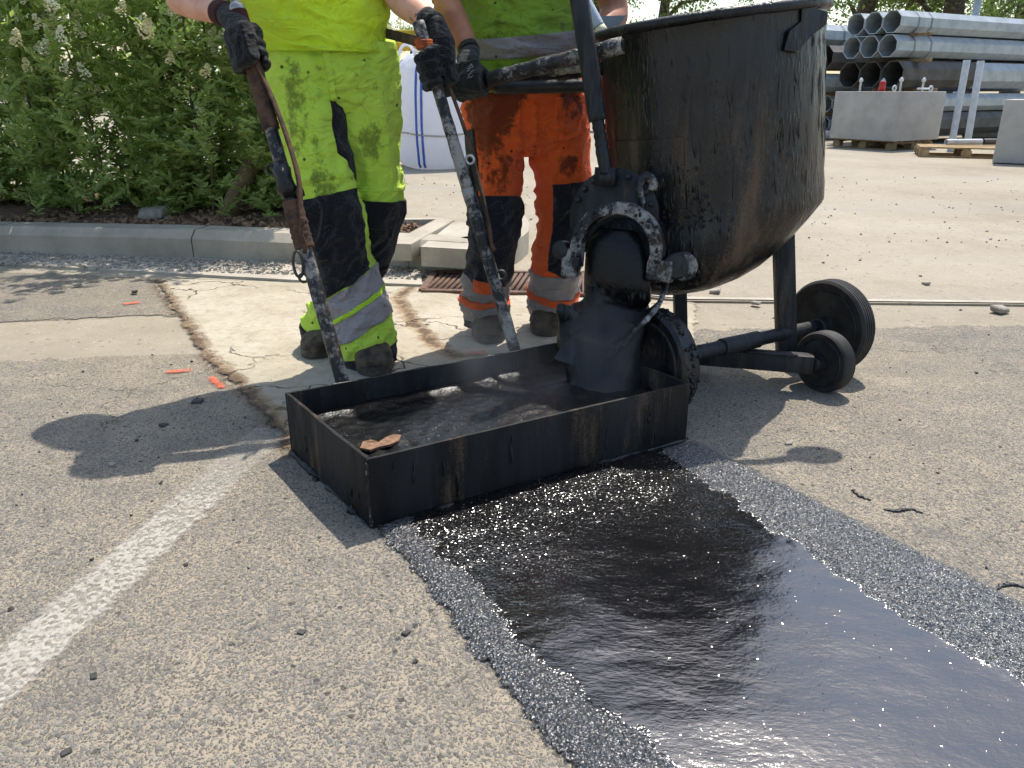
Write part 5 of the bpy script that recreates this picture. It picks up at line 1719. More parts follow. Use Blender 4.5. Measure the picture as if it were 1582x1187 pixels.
boot(per2, Vector((-.09, 3.09, 0)), Vector((-.085, 2.80, 0)), .030, MT['boot'], w=.066)
boot(per2, Vector((.145, 3.15, 0)), Vector((.13, 2.88, 0)), .030, MT['boot'], w=.062)
g2_ = grip_glove('glove', HB + hd * .06, -hd, wr2R, .023, per2, MT['glove2'], (-.35, -.93, .15), (0, 0, -1), size=1.2, cuffmat=MT['glove2'], elbow=el2R)
g3_ = grip_glove('glove', wr2L + Vector((.05, -.05, -.06)), Vector((1, .3, .1)), wr2L, .02, per2, MT['glove2'], (0, -.3, 1), (0, -1, 0), size=1.1, cuffmat=MT['glove2'], elbow=el2L)

# pale print on the back of the orange worker's glove
from mathutils.bvhtree import BVHTree
def on_surface(o, x, y, lift=.0012):
    me = o.data
    off = Vector(o.location)
    bv = BVHTree.FromPolygons([v.co + off for v in me.vertices], [tuple(p.vertices) for p in me.polygons])
    hit, nrm_, _i, _d = bv.ray_cast(Vector((0, 0, CAM_H)), Vector(_ray(x, y)).normalized())
    return None if hit is None else hit + nrm_ * lift
strokes = []
for (x0, y0), (x1, y1) in (((727, 99), (731, 103)), ((724, 104), (730, 100)), ((722, 107), (731, 104)), ((722, 111), (726, 108)), ((727, 112), (732, 109)), ((723, 117), (729, 113)), ((722, 121), (726, 118)), ((726, 121), (731, 117))):
    pa, pb = on_surface(g2_, x0, y0), on_surface(g2_, x1, y1)
    if pa and pb and (pa - pb).length < .05:
        strokes.append(tube([pa, pa.lerp(pb, .5), pb], .0011, 5))
if strokes:
    mobj('print', *join(*strokes), MT['print'], g2_)

# ------------------------------------------------------------------ foliage
def m_leaf(name, c1, c2, trans=.35):
    a = Mat(name)
    rnd = a.n('ObjectInfo').outputs['Random']
    n1 = a.noise(1.8, 3)
    n2 = a.noise(38, 2)
    col = a.mix(a.add(a.mul(n1, .5), a.mul(n2, .5)), c1, c2)
    b = a.n('BsdfPrincipled', {'Base Color': col, 'Roughness': .55, 'Specular IOR Level': .35})
    t = a.n('BsdfTranslucent', {'Color': a.mix(.5, col, lin('#8fb23a'))})
    m = a.n('MixShader', {0: trans, 1: b.outputs[0], 2: t.outputs[0]})
    a.nt.links.new(m.outputs[0], a.out.inputs[0])
    return a.done()
MT['leaf'] = m_leaf('privet_leaf', lin('#879f52'), lin('#c6d38e'), .52)
MT['leaf2'] = m_leaf('tree_leaf', lin('#47592f'), lin('#75894c'), .3)
MT['flower'] = m_plain('cream_blossom', lin('#e4e0c4'), lin('#d4d09c'), .8)

def leaves_mesh(name, P, D, N, L, W, mat):
    """P base points, D directions, N normals, L lengths, W widths -> one mesh of folded leaves"""
    P, D, N = map(np.asarray, (P, D, N))
    L = np.asarray(L)[:, None]; W = np.asarray(W)[:, None]
    S = np.cross(D, N); S /= np.linalg.norm(S, axis=1, keepdims=True) + 1e-9
    Nn = np.cross(S, D)
    v0 = P; v3 = P + D * L - Nn * L * .10
    m = P + D * L * .48 - Nn * L * .03
    v1 = m + S * W + Nn * W * .35; v2 = m - S * W + Nn * W * .35
    n = len(P)
    V = np.stack([v0, v1, v3, v2], 1).reshape(-1, 3)
    b = np.arange(n)[:, None] * 4
    F = np.concatenate([b + np.array([[0, 1, 2]]), b + np.array([[0, 2, 3]])], 1).reshape(-1, 3)
    me = bpy.data.meshes.new(name)
    me.from_pydata(V.tolist(), [], F.tolist())
    me.materials.append(mat)
    return me

def unit(v):
    return v / (np.linalg.norm(v, axis=-1, keepdims=True) + 1e-9)

def make_shrub(seed, loc, height=2.4, nst=15, spread=.34, gaps=.0, leaf_scale=1.0):
    rs_ = np.random.default_rng(seed)
    root = empty('privet_shrub', loc)
    P, D, N, L, W = [], [], [], [], []
    tips = []
    base = Vector(loc)
    for s in range(nst):
        b = base + Vector((rs_.normal(0, .17), rs_.normal(0, .12), -.03))
        h = height * rs_.uniform(.72, 1.08)
        lean = np.array([rs_.normal(0, spread * .8), rs_.normal(0, spread * .5), 0])
        nseg = 14
        pts = []
        for i in range(nseg + 1):
            t = i / nseg
            q = np.array(b) + np.array([0, 0, h * t]) + lean * t ** 1.4 + np.array([.03 * math.sin(t * 5 + s), .03 * math.cos(t * 4 + s * 2), 0])
            pts.append(q)
        if s < 5:
            mobj('stem', *tube([Vector(p) for p in pts], [.0065 * (1 - .75 * i / nseg) + .0018 for i in range(nseg + 1)], 6, caps=False), MT['stem'], root)
        pts = np.array(pts)
        ntw = int(h / .047)
        for k in range(ntw):
            t = .01 + .99 * rs_.uniform(0, 1.0) ** 1.2
            f = t * nseg; i = min(int(f), nseg - 1); p0 = pts[i] + (pts[i + 1] - pts[i]) * (f - i)
            az = rs_.uniform(0, 2 * math.pi)
            up = rs_.uniform(.1, 1.1)
            d = unit(np.array([math.cos(az), math.sin(az), up]))
            tl = rs_.uniform(.10, .30) * (1.1 - .5 * t) * (.75 + .25 * min(1, t * 4))
            nl = int(tl / .021) + 2
            for j in range(nl):
                for sgn in (-1, 1):
                    pp = p0 + d * (tl * (j + .5) / nl) + rs_.normal(0, .006, 3)
                    side_ = unit(np.cross(d, np.array([0, 0, 1.0]) + rs_.normal(0, .3, 3)))
                    dd = unit(d * .55 + side_ * sgn * .8 + np.array([0, 0, .15]) + rs_.normal(0, .22, 3))
                    nn = unit(np.array([0, 0, 1.0]) + rs_.normal(0, .45, 3))
                    P.append(pp); D.append(dd); N.append(nn)
                    l = rs_.uniform(.036, .072) * leaf_scale
                    L.append(l); W.append(l * rs_.uniform(.17, .25))
            rad_ = math.hypot(*(p0 + d * tl - np.array(loc))[:2])
            if t > .40 and rad_ > .42:
                tips.append(p0 + d * (tl + .07))
    me = leaves_mesh('foliage', np.array(P) - np.array(loc), D, N, L, W, MT['leaf'])
    o = bpy.data.objects.new('foliage', me); COL.objects.link(o); o.location = loc
    adopt(o, root)
    # blossom heads
    fme = blossom_mesh
    for k, tp in enumerate(tips[::max(1, len(tips) // 60)]):
        c = bpy.data.objects.new('blossom', fme); COL.objects.link(c)
        c.location = Vector(tp)
        c.rotation_euler = (rs_.uniform(-.6, .6), rs_.uniform(-.6, .6), rs_.uniform(0, 6))
        sc_ = rs_.uniform(1.0, 1.9); c.scale = (sc_, sc_, sc_)
        adopt(c, root)
    return root

# one blossom head: many tiny florets on a cone
fp = []
rsb = random.Random(11)
for k in range(64):
    h = rsb.random() ** .8
    r_ = .024 * (1 - h * .75)
    a = rsb.random() * 6.28
    c = Vector((math.cos(a) * r_ * rsb.uniform(.5, 1), math.sin(a) * r_ * rsb.uniform(.5, 1), .055 * h))
    s_ = rsb.uniform(.0035, .0062)
    fp.append(([c + Vector((s_, 0, 0)), c + Vector((0, s_, s_ * .4)), c + Vector((-s_, 0, 0)), c + Vector((0, -s_, s_ * .4)), c + Vector((0, 0, s_ * .9))], [(0, 1, 4), (1, 2, 4), (2, 3, 4), (3, 0, 4), (3, 2, 1, 0)]))
V, F = join(*fp)
blossom_mesh = bpy.data.meshes.new('blossom')
blossom_mesh.from_pydata([tuple(v) for v in V], [], F)
blossom_mesh.materials.append(MT['flower'])

hedge_spots = [(-5.05, 5.85), (-4.62, 5.50), (-4.20, 5.80), (-3.82, 5.42), (-3.42, 5.70), (-3.02, 5.36), (-2.62, 5.64), (-2.25, 5.30), (-1.86, 5.56), (-1.52, 5.24), (-1.22, 5.46)]
ordn = ['first', 'second', 'third', 'fourth', 'fifth', 'sixth', 'seventh', 'eighth', 'ninth', 'tenth', 'eleventh']
protos = []
for i, (x, y) in enumerate(hedge_spots):
    if i < 4:
        r_ = make_shrub(40 + i, Vector((x, y, KH)), height=(1.95, 2.15, 1.9, 2.05)[i], nst=(16, 18, 15, 17)[i])
        protos.append(r_)
    else:
        src = protos[(i * 3) % 4]
        r_ = copy_tree(src)
        r_.location = (x, y, KH)
        r_.rotation_euler = (0, 0, 1.1 + i * 1.37)
        f = (.94, 1.04, .98, 1.06, .92, 1.0, .96)[i - 4]
        r_.scale = (1, 1, f)
    tag(r_, f'leafy privet shrub with cream blossom, {ordn[i]} from the left in the hedge', 'shrub', 'privet hedge shrubs behind the kerb')
# small light shrub peeping out between the yellow worker and the white bag
r_ = make_shrub(77, Vector((-1.17, 5.10, KH)), height=1.7, nst=7, spread=.42)
tag(r_, 'thin pale privet shrub at the hedge end beside the white bulk bag', 'shrub', 'privet hedge shrubs behind the kerb')

# leaning stake inside the hedge
sk0, sk1 = gr(338, 333, KH), at(425, 205, 5.25)
st = mobj('stake', *tube([sk0 - Vector((0, 0, .08)), sk0.lerp(sk1, .5), sk1], [.062, .058, .055], 16), MT['stake'])
bevel(st, .006)
tag(st, 'thick round wooden stake leaning to the right in the hedge', 'stake')
# mulch chips on the bed
pts, szs = [], []
for _ in range(4000):
    x = random.uniform(-4.4, -.55); y = random.uniform(4.3, 6.4)
    if sd_poly(np.array([[x, y]]), bed_poly)[0] > .03:
        pts.append((x, y)); szs.append(random.choice((.012, .018, .024, .034)))
o = scatter('mulch_chips', pts, szs, MT['chip'], KH - .005)
tag(o, 'brown bark mulch chips and dead leaves under the hedge', 'mulch')
bp = gr(620, 349, KH)
v, f = stone(gr(236, 335, KH) + Vector((0, 0, .02)), .20, .2, 71, .5)
o = mobj('boulder', v, f, MT['stone'], smooth=False); bevel(o, .02, 2, 10)
tag(o, 'flat grey boulder half buried under the hedge', 'boulder')

# ------------------------------------------------------------------ white bulk bag
bag = empty('bulk_bag', gr(672, 264), 'tall white woven bulk bag with blue corner straps behind the workers', 'bulk bag')
BC = Vector((-.88, 10.45, 0)); brot = R(-66)
ex, ey = Vector((math.cos(brot), math.sin(brot), 0)), Vector((-math.sin(brot), math.cos(brot), 0))
def bag_pt(a, t, off=0.0):
    k = 4.2
    c_, s_ = math.cos(a), math.sin(a)
    rr = (abs(c_) ** k + abs(s_) ** k) ** (-1 / k)
    half = .50 * (1 + .07 * math.sin(math.pi * min(1, t / .8)) - (.28 * max(0, (t - .80) / .20) ** 2))
    fold_ = .010 * mnoise.noise((c_ * 3, s_ * 3, t * 5)) + (.035 * mnoise.noise((c_ * 4, s_ * 4, t * 9)) if t > .8 else 0) - (.012 * math.exp(-((t - .30) / .02) ** 2))
    r_ = half * rr + fold_ + off
    z = 1.36 * t - (.03 if t > .95 else 0)
    if t < .05: r_ -= .05 * (1 - t / .05)
    return BC + ex * (c_ * r_) + ey * (s_ * r_) + Vector((0, 0, z))
V, F = [], []
nt, na = 60, 72
for i in range(nt + 1):
    for k in range(na):
        V.append(bag_pt(2 * PI * k / na, i / nt))
for i in range(nt):
    for k in range(na):
        F.append((i * na + k, i * na + (k + 1) % na, (i + 1) * na + (k + 1) % na, (i + 1) * na + k))
V.append(BC + Vector((0, 0, 1.26))); tip = len(V) - 1
for k in range(na): F.append((nt * na + k, nt * na + (k + 1) % na, tip))
MT['bag'] = m_fabric('white_woven_polypropylene', lin('#eceef6'), lin('#e2e5ef'), .06, '#8d8a84', seedv=1.5, weave=260, rough=.55)
bm_ = MT['bag'].node_tree
pb_ = next(n_ for n_ in bm_.nodes if n_.type == 'BSDF_PRINCIPLED')
tl_ = bm_.nodes.new('ShaderNodeBsdfTranslucent'); tl_.inputs[0].default_value = (.92, .93, .97, 1)
mx_ = bm_.nodes.new('ShaderNodeMixShader'); mx_.inputs[0].default_value = .45
bm_.links.new(pb_.outputs[0], mx_.inputs[1]); bm_.links.new(tl_.outputs[0], mx_.inputs[2])
bm_.links.new(mx_.outputs[0], next(n_ for n_ in bm_.nodes if n_.type == 'OUTPUT_MATERIAL').inputs[0])
bb = mobj('bag_body', V, F, MT['bag'], bag)
for a_ in (45, 135, 225, 315):
    for dlt in (-3.2, 3.2):
        pts = [bag_pt(R(a_ + dlt), t, .004) for t in np.linspace(.02, .96, 30)]
        mobj('corner_strap', *tube(pts, .016, 6, ref=tuple(ey), squash=.4), MT['blue'], bag)
    top = bag_pt(R(a_), .97)
    lp = [top + Vector((.10 * math.cos(x) * (1 if a_ < 180 else -1), 0, .16 * math.sin(x))) for x in np.linspace(0, PI, 12)]
    mobj('lifting_loop', *tube(lp, .018, 6, squash=.4), MT['bag'], bag)
mobj('rope', *tube([bag_pt(2 * PI * k / 60, .30 + .012 * math.sin(k * .3), .006) for k in range(61)], .011, 8, caps=False), MT['rope'], bag)
# red outlined label sewn on the left face
lab = [(.47, -.34), (.47, .02)]
redp = []
for (t0, t1, a0, a1) in ((.60, .615, 205, 218), (.885, .90, 205, 218)): pass
def face_left(u, z, off=.012):
    a = R(u); return bag_pt(a, z / 1.36, off)
for seq in ([(212, .52), (212, .90)], [(222, .52), (222, .90)], [(212, .52), (222, .52)], [(212, .90), (222, .90)]):
    mobj('label_border', *tube([face_left(seq[0][0] + (seq[1][0] - seq[0][0]) * i / 6, seq[0][1] + (seq[1][1] - seq[0][1]) * i / 6) for i in range(7)], .006, 6), MT['red'], bag)

# ------------------------------------------------------------------ octagonal pole stacks
PD = Vector((.875, .484, 0)).normalized()
PP = Vector((-PD.y, PD.x, 0))
oct_mesh = {}
def octpole(c, r, L, tone, collars=(), label='', group='', seg=8):
    c = Vector(c)
    e = empty('steel_pole', c - Vector((0, 0, r)), label, 'steel pole', group)
    key = (round(r, 3), round(L, 2), tone, seg)
    if key not in oct_mesh:
        wall_ = .012
        cr = r / math.cos(PI / seg)
        V, F = [], []
        for (rr, x) in ((cr - wall_, .9), (cr - wall_, 0), (cr, 0), (cr * .93, L), (0.001, L)):
            for k in range(seg):
                a = 2 * PI * (k + .5) / seg
                V.append(PD * x + PP * (rr * math.cos(a)) + Vector((0, 0, rr * math.sin(a))))
        for i in range(4):
            for k in range(seg):
                F.append((i * seg + k, i * seg + (k + 1) % seg, (i + 1) * seg + (k + 1) % seg, (i + 1) * seg + k))
        F.append(tuple(range(seg)))
        me = bpy.data.meshes.new('shaft'); me.from_pydata([tuple(v) for v in V], [], F)
        bm = bmesh.new(); bm.from_mesh(me); bmesh.ops.recalc_face_normals(bm, faces=bm.faces); bm.to_mesh(me); bm.free()
        if seg > 10: me.polygons.foreach_set('use_smooth', [False] * len(me.polygons))
        me.materials.append(MT[tone])
        oct_mesh[key] = me
    o = bpy.data.objects.new('shaft', oct_mesh[key]); COL.objects.link(o); o.location = c
    adopt(o, e)
    for x in collars:
        cr = r / math.cos(PI / seg) * 1.012
        V, F = [], []
        for xx, q in ((x, 1), (x + .04, 1)):
            for k in range(seg):
                a = 2 * PI * (k + .5) / seg
                V.append(c + PD * xx + PP * (cr * math.cos(a)) + Vector((0, 0, cr * math.sin(a))))
        for k in range(seg): F.append((k, (k + 1) % seg, seg + (k + 1) % seg, seg + k))
        mobj('weld_collar', V, F, MT['galvin'], e, smooth=False)
    return e
def row(px, py, Y, r, n, tone, L, rowname, stack, collars=(), gap=.012, seg=8):
    c0 = at(px, py, Y)
    names = ['nearest', 'second', 'third', 'farthest']
    tn = {'galv': 'galvanised', 'dark': 'dark weathered', 'whitepost': 'pale'}[tone]
    for k in range(n):
        c = c0 + PP * ((2 * r + gap) * k)
        octpole(c, r, L, tone, collars if k == 0 else collars[:1], f'{tn} steel pole, {names[k]} in the {rowname} row, {stack}', f'steel poles in the {stack}', seg)
    return c0
def bearer(px, py, Y, along, n_r, label, h=.075):
    c = at(px, py, Y) + PD * along
    o = mobj('timber_bearer', *obox(c + PP * (n_r / 2 - .25), PP, PD, (0, 0, 1), n_r + .35, .10, h), MT['wood'], smooth=False); bevel(o, .005, 1)
    tag(o, label, 'timber', 'timber bearers between the pole rows')
S1, S2 = 'right-hand stack', 'stack behind the drum'
row(1378, 33.5, 14.6, .175, 3, 'galv', 11, 'top', S1, (.45, .80))
row(1371.5, 71, 14.6, .178, 3, 'galv', 11, 'second', S1, (.45, .90))
cdk = row(1378, 115, 14.6, .215, 3, 'dark', 9.5, 'third', S1)
row(1380, 159, 14.6, .155, 3, 'galv', 11, 'fourth', S1)
row(1380, 193, 14.6, .20, 3, 'dark', 10, 'bottom', S1)
o = mobj('pole_sleeve', *tube([cdk + PD * 2.15, cdk + PD * 9], [.215 / math.cos(PI / 8) * 1.03] * 2, 8, ref=(0, math.sin(PI / 8), math.cos(PI / 8))), MT['galv'], smooth=False)
tag(o, 'pale galvanised sleeve round the dark pole at the right edge', 'pole sleeve')
bearer(1378, 53, 14.6, .45, .9, 'timber bearer under the topmost pole row of the right stack', .05)
bearer(1371.5, 93, 14.6, .55, .9, 'timber bearer above the dark pole row of the right stack', .06)
bearer(1380, 140, 14.6, .55, .9, 'timber bearer under the dark pole row of the right stack')
bearer(1380, 176, 14.6, .55, .9, 'lowest visible timber bearer of the right stack', .06)
row(1226, 53, 16.8, .20, 3, 'galv', 7, 'top', S2, (1.2, 1.45))
row(1273, 89, 16.6, .215, 3, 'dark', 7, 'second', S2)
row(1263, 128, 16.6, .17, 3, 'galv', 7, 'third', S2, (.8,))
row(1296, 161, 16.6, .16, 4, 'galv', 7, 'fourth', S2)
row(1291, 193, 16.6, .15, 4, 'galv', 7, 'fifth', S2)
bearer(1273, 72, 16.7, .6, 1.0, 'timber bearer under the top row of the stack behind the drum', .06)
bearer(1290, 145, 16.6, .4, 1.1, 'timber bearer in the middle of the stack behind the drum', .09)
bearer(1290, 178, 16.6, .5, 1.1, 'timber bearer low in the stack behind the drum', .09)
row(1240, 211, 15.9, .10, 1, 'whitepost', 1.1, 'ground', S2, seg=20)
# upright pale posts
for (b, t_, lab) in (((1472, 213), (1494, 93), 'left of two pale upright posts beside the pole stack'), ((1496, 200), (1515.5, 94), 'right of two pale upright posts beside the pole stack')):
    g0 = gr(*b) if b[1] > 205 else gr(1493.5, 213)
    Yp = 13.2
    p0 = at(b[0], 214, Yp); p1 = at(t_[0], t_[1], Yp)
    p0 = Vector((p0.x, Yp, 0)); p1 = Vector((p1.x, Yp, p1.z))
    o = mobj('post', *lathe([(.052, 0), (.052, p1.z - .01), (.046, p1.z), (0, p1.z)], p0, Vector((p1.x - p0.x, 0, p1.z)), 20), MT['whitepost'])
    smooth_angle(o); tag(o, lab, 'post', 'pale upright posts')
# pipes lying behind the pallet
def pipe(a, b, r, mat, label, grp='loose pipes by the pallet'):
    a, b = Vector(a), Vector(b); t = (b - a).normalized()
    L = (b - a).length
    o = mobj('pipe', *lathe([(r * .86, .5), (r * .86, 0), (r, 0), (r, L), (r * .86, L)], a, t, 24), mat); smooth_angle(o)
    tag(o, label, 'pipe', grp)
pa = gr(1490, 214); pipe((pa.x, pa.y, .115), (pa.x + 2.6, pa.y + .6, .115), .115, MT['whitepost'], 'pale wide pipe on the ground behind the empty pallet')
pl = at(1462, 217.5, 12.1); pz = .20
pipe((pl.x, pl.y, pz), (pl.x + .55, pl.y + .05, pz), .042, MT['whitepost'], 'short pale pipe lying on the empty pallet')
pipe((pl.x + .58, pl.y + .06, pz), (pl.x + 1.2, pl.y + .1, pz), .045, MT['dark'], 'short dark pipe lying on the empty pallet')

# ------------------------------------------------------------------ concrete blocks and pallets
def block(corner, a_left, La, Lb, z0, z1, label, bolts=True):
    """corner = near bottom corner; faces run left at angle a_left and right perpendicular"""
    corner = Vector(corner)
    ul = Vector((-math.cos(a_left), math.sin(a_left), 0)); ur = Vector((math.sin(a_left), math.cos(a_left), 0))
    c = corner + ul * La / 2 + ur * Lb / 2
    e = empty('concrete_block', Vector((c.x, c.y, z0)), label, 'concrete block')
    V, F = obox((c.x, c.y, (z0 + z1) / 2), ul, ur, (0, 0, 1), La, Lb, z1 - z0)
    bo = mobj('block_body', V, F, MT['block'], e); bevel(bo, .014, 2)
    if bolts:
        for i, (u, w) in enumerate(((.2, .25), (.2, .75), (.8, .25), (.8, .75))):
            p = corner + ul * La * u + ur * Lb * w + Vector((0, 0, z1))
            bt = mobj('anchor_bolt', *lathe([(.018, 0), (.018, .15), (.035, .152), (.035, .19), (.018, .192), (.018, .215)], p, (0, 0, 1), 8), MT['whitepost'], e)
        p = corner + ul * La * .35 + ur * Lb * .35 + Vector((0, 0, z1 + .045))
        ring(p, PD.cross(Vector((0, 0, 1))), .04, .014, 'eye_bolt', MT['whitepost'], e)
        p2 = corner + ur * Lb * .75 + ul * .1 + Vector((0, 0, z1 + .04))
        ring(p2, PD.cross(Vector((0, 0, 1))), .04, .014, 'eye_bolt', MT['whitepost'], e)
        mobj('eye_shank', *tube([p2 - PD * .04, p2 - PD * .34], .015, 8), MT['whitepost'], e)
        o = mobj('marker_sleeve', *lathe([(.05, 0), (.05, .15), (.042, .16), (.0, .16)], corner + ul * La * .5 + ur * Lb * .3 + Vector((0, 0, z1)), (0, 0, 1), 16), MT['red'], e)
    return c, ul, ur
def pallet(c, ul, ur, La, Lb, mat, label):
    e = empty('pallet', Vector((c.x, c.y, 0)), label, 'pallet', 'wooden pallets')
    for k in range(7):
        q = (k + .5) / 7 - .5
        o = mobj('deck_board', *obox(c + ur * (Lb * q * .97) + Vector((0, 0, .134)), ul, ur, (0, 0, 1), La, Lb / 7 * .80, .020), mat, e, smooth=False)
    for k in (-1, 0, 1):
        mobj('stringer_board', *obox(c + ul * (k * La * .46) + Vector((0, 0, .112)), ul, ur, (0, 0, 1), .10, Lb * .99, .020), mat, e, smooth=False)
        mobj('bottom_board', *obox(c + ur * (k * Lb * .46) + Vector((0, 0, .012)), ul, ur, (0, 0, 1), La * .99, .10, .020), mat, e, smooth=False)
        for j in (-1, 0, 1):
            mobj('spacer_block', *obox(c + ul * (k * La * .455) + ur * (j * Lb * .455) + Vector((0, 0, .062)), ul, ur, (0, 0, 1), .13, .10, .078), mat, e, smooth=False)
    return e
cb = gr(1379, 234)
cb.z = 0
c, ul, ur = block(cb, R(58), 1.22, 1.22, .148, .90, 'grey cast concrete block with anchor bolts standing on a pallet')
pallet(c, ul, ur, 1.1, 1.1, MT['wood'], 'dark pallet under the grey concrete block')
cb2 = gr(1532, 253); 
c2, ul2, ur2 = block(Vector((cb2.x + 1.25 * math.cos(R(36)), cb2.y - 1.25 * math.sin(R(36)), 0)), R(36), 1.25, 1.0, .012, .80, 'grey concrete block cut off by the right edge of the picture', bolts=True)
pc = gr(1470, 238); 
pallet(Vector((6.66, 12.05, 0)), Vector((-.93, .36, 0)).normalized(), Vector((.36, .93, 0)).normalized(), 1.2, .8, MT['woodp'], 'empty pale wooden pallet between the two concrete blocks')

# yellow and dark bars stacked behind the bag
def rack(px, py, Y, L, r, mat, label, rot=0.0):
    a = at(px, py, Y); b = a + Vector((L * math.cos(rot), L * math.sin(rot), 0))
    o = mobj('beam', *bar(a, b, r * 2, r * 2), mat, smooth=False); bevel(o, .01, 1)
    tag(o, label, 'beam', 'beams resting on the rack behind the bag')
rack(470, 72, 16, 3.4, .075, MT['yellow'], 'yellow painted beam lowest on the rack behind the bag')
rack(470, 61, 16.3, 3.4, .07, MT['dark'], 'dark steel beam above the yellow beam behind the bag')
rack(470, 52, 16.6, 3.0, .06, MT['yellow'], 'thin yellow beam at the top of the rack')
for k, x in enumerate((-3.7, -1.4)):
    o = mobj('trestle', *join(bar((x - .5, 16.3, 0), (x - .1, 16.3, 1.62), .08, .08, ref=(0, 1, 0)), bar((x + .5, 16.3, 0), (x + .1, 16.3, 1.62), .08, .08, ref=(0, 1, 0)), bar((x - .35, 16.3, .6), (x + .35, 16.3, .6), .06, .06), bar((x, 15.8, 1.64), (x, 16.8, 1.64), .1, .08)), MT['dark'], smooth=False)
    tag(o, ('left' if k == 0 else 'right') + ' dark trestle carrying the yellow beams behind the bag', 'trestle', 'trestles of the beam rack')
row(330, 118, 17.5, .2, 3, 'galv', 6, 'top', 'stack behind the hedge')
row(330, 150, 17.5, .2, 3, 'galv', 6, 'middle', 'stack behind the hedge')
row(330, 181, 17.5, .2, 3, 'dark', 6, 'bottom', 'stack behind the hedge')
row(835, 67, 19, .16, 2, 'dark', 9, 'top', 'low stack behind the barrow')
row(835, 90, 19, .16, 2, 'galv', 9, 'second', 'low stack behind the barrow')
row(835, 116, 19, .18, 2, 'dark', 9, 'third', 'low stack behind the barrow')
row(835, 143, 19, .18, 2, 'dark', 9, 'bottom', 'low stack behind the barrow')

# ------------------------------------------------------------------ background trees
def make_tree(seed, loc, H=10, crown_r=3.2, crown_z=2.6, nleaf=5200, lean=0.0, trunk_r=.28, leaf=.16):
    rs_ = np.random.default_rng(seed)
    root = empty('tree', loc)
    L0 = Vector(loc)
    tp = [L0 + Vector((lean * t * H * .5 + .15 * math.sin(t * 4 + seed), .1 * math.cos(t * 3 + seed), t * H * .8 - .1)) for t in np.linspace(0, 1, 10)]
    tr = mobj('trunk', *tube(tp, [trunk_r * (1.25 - t) + .03 for t in np.linspace(0, 1, 10)], 12), MT['bark'], root)
    clumps = []
    for k in range(13):
        t = rs_.uniform(.28, .95)
        f = t * 9; i = min(int(f), 8); p0 = tp[i].lerp(tp[i + 1], f - i)
        az = rs_.uniform(0, 6.28); Lb = crown_r * rs_.uniform(.55, 1.05) * (1.15 - .5 * t)
        end = p0 + Vector((math.cos(az) * Lb, math.sin(az) * Lb, Lb * rs_.uniform(.1, .7)))
        mid_ = p0.lerp(end, .5) + Vector((0, 0, .12 * Lb))
        mobj('limb', *tube([p0, mid_, end], [trunk_r * .42 * (1.1 - t) + .03, trunk_r * .25, .02], 8), MT['bark'], tr)
        for q in (.45, .7, .9, 1.05):
            clumps.append((p0.lerp(end, q) + Vector(rs_.normal(0, .25, 3)), rs_.uniform(.45, .95)))
    for k in range(14):
        a = rs_.uniform(0, 6.28); r_ = crown_r * math.sqrt(rs_.random()) * .9
        clumps.append((L0 + Vector((math.cos(a) * r_, math.sin(a) * r_, rs_.uniform(crown_z, H))), rs_.uniform(.5, 1.0)))
    P = []
    per = nleaf // len(clumps)
    for c, r_ in clumps:
        P.append(np.array(c) - np.array(loc) + unit(rs_.normal(0, 1, (per, 3))) * (r_ * rs_.random((per, 1)) ** .45) * np.array([1, 1, .75]))
    P = np.concatenate(P); n = len(P)
    me = leaves_mesh('crown', P, unit(rs_.normal(0, 1, (n, 3))), unit(rs_.normal(0, 1, (n, 3)) + np.array([0, 0, .6])), rs_.uniform(.6, 1.3, n) * leaf, rs_.uniform(.22, .36, n) * leaf, MT['leaf2'])
    o = bpy.data.objects.new('crown', me); COL.objects.link(o); o.location = loc
    adopt(o, root)
    return root
def tree_at(px, Y, src=None, rot=0.0, sc=1.0, label='', **k):
    p = at(px, 141, Y); loc = Vector((p.x, p.y, 0))
    if src is None:
        r_ = make_tree(loc=loc, **k)
    else:
        r_ = copy_tree(src); r_.location = loc; r_.rotation_euler = (0, 0, rot); r_.scale = (sc, sc, sc)
    tag(r_, label, 'tree', 'trees behind the yard')
    return r_
T1 = tree_at(1317, 31, label='tree with a bare grey trunk just right of the drum', seed=1, H=10, crown_z=3.9, trunk_r=.34, nleaf=6500)
T2 = tree_at(1452, 30, label='tree with a dark forked trunk above the pole stack', seed=2, H=11, crown_z=3.8, trunk_r=.36, nleaf=6500)
T3 = tree_at(1560, 33, label='dense leafy tree at the far right edge', seed=3, H=9, crown_z=2.2, trunk_r=.3, nleaf=8500, crown_r=3.8)
tree_at(1640, 28, T3, 2.0, 1.0, label='dense tree partly beyond the right edge')
tree_at(1385, 46, T3, 1.0, .95, label='far leafy tree between the two bare trunks')
tree_at(1500, 50, T2, 3.0, 1.0, label='far tree behind the lamp column')
tree_at(1240, 45, T3, 4.1, 1.0, label='leafy tree rising behind the drum')
tree_at(1020, 38, T3, 5.0, 1.0, label='leafy tree above the left end of the drum rim')
tree_at(915, 48, T1, 2.2, 1.0, label='far tree between the orange worker and the drum')
tree_at(640, 52, T3, .7, .62, label='small far tree above the white bulk bag')
tree_at(540, 44, T1, 1.9, .9, label='far tree hidden behind the yellow worker')
tree_at(330, 40, T3, 3.3, 1.0, label='tree behind the right half of the hedge')
tree_at(140, 36, T2, 4.4, 1.0, label='tree behind the middle of the hedge')
tree_at(-40, 42, T3, 5.5, 1.1, label='tree behind the left end of the hedge')
# lamp column
lp_ = at(1479, 141, 24)
o = mobj('lamp_column', *lathe([(.13, 0), (.13, 1.2), (.10, 1.25), (.085, 7.0), (.0, 7.0)], (lp_.x, lp_.y, 0), (.035, 0, 1), 20), MT['galv']); smooth_angle(o)
tag(o, 'galvanised lamp column rising behind the pole stack', 'lamp column')

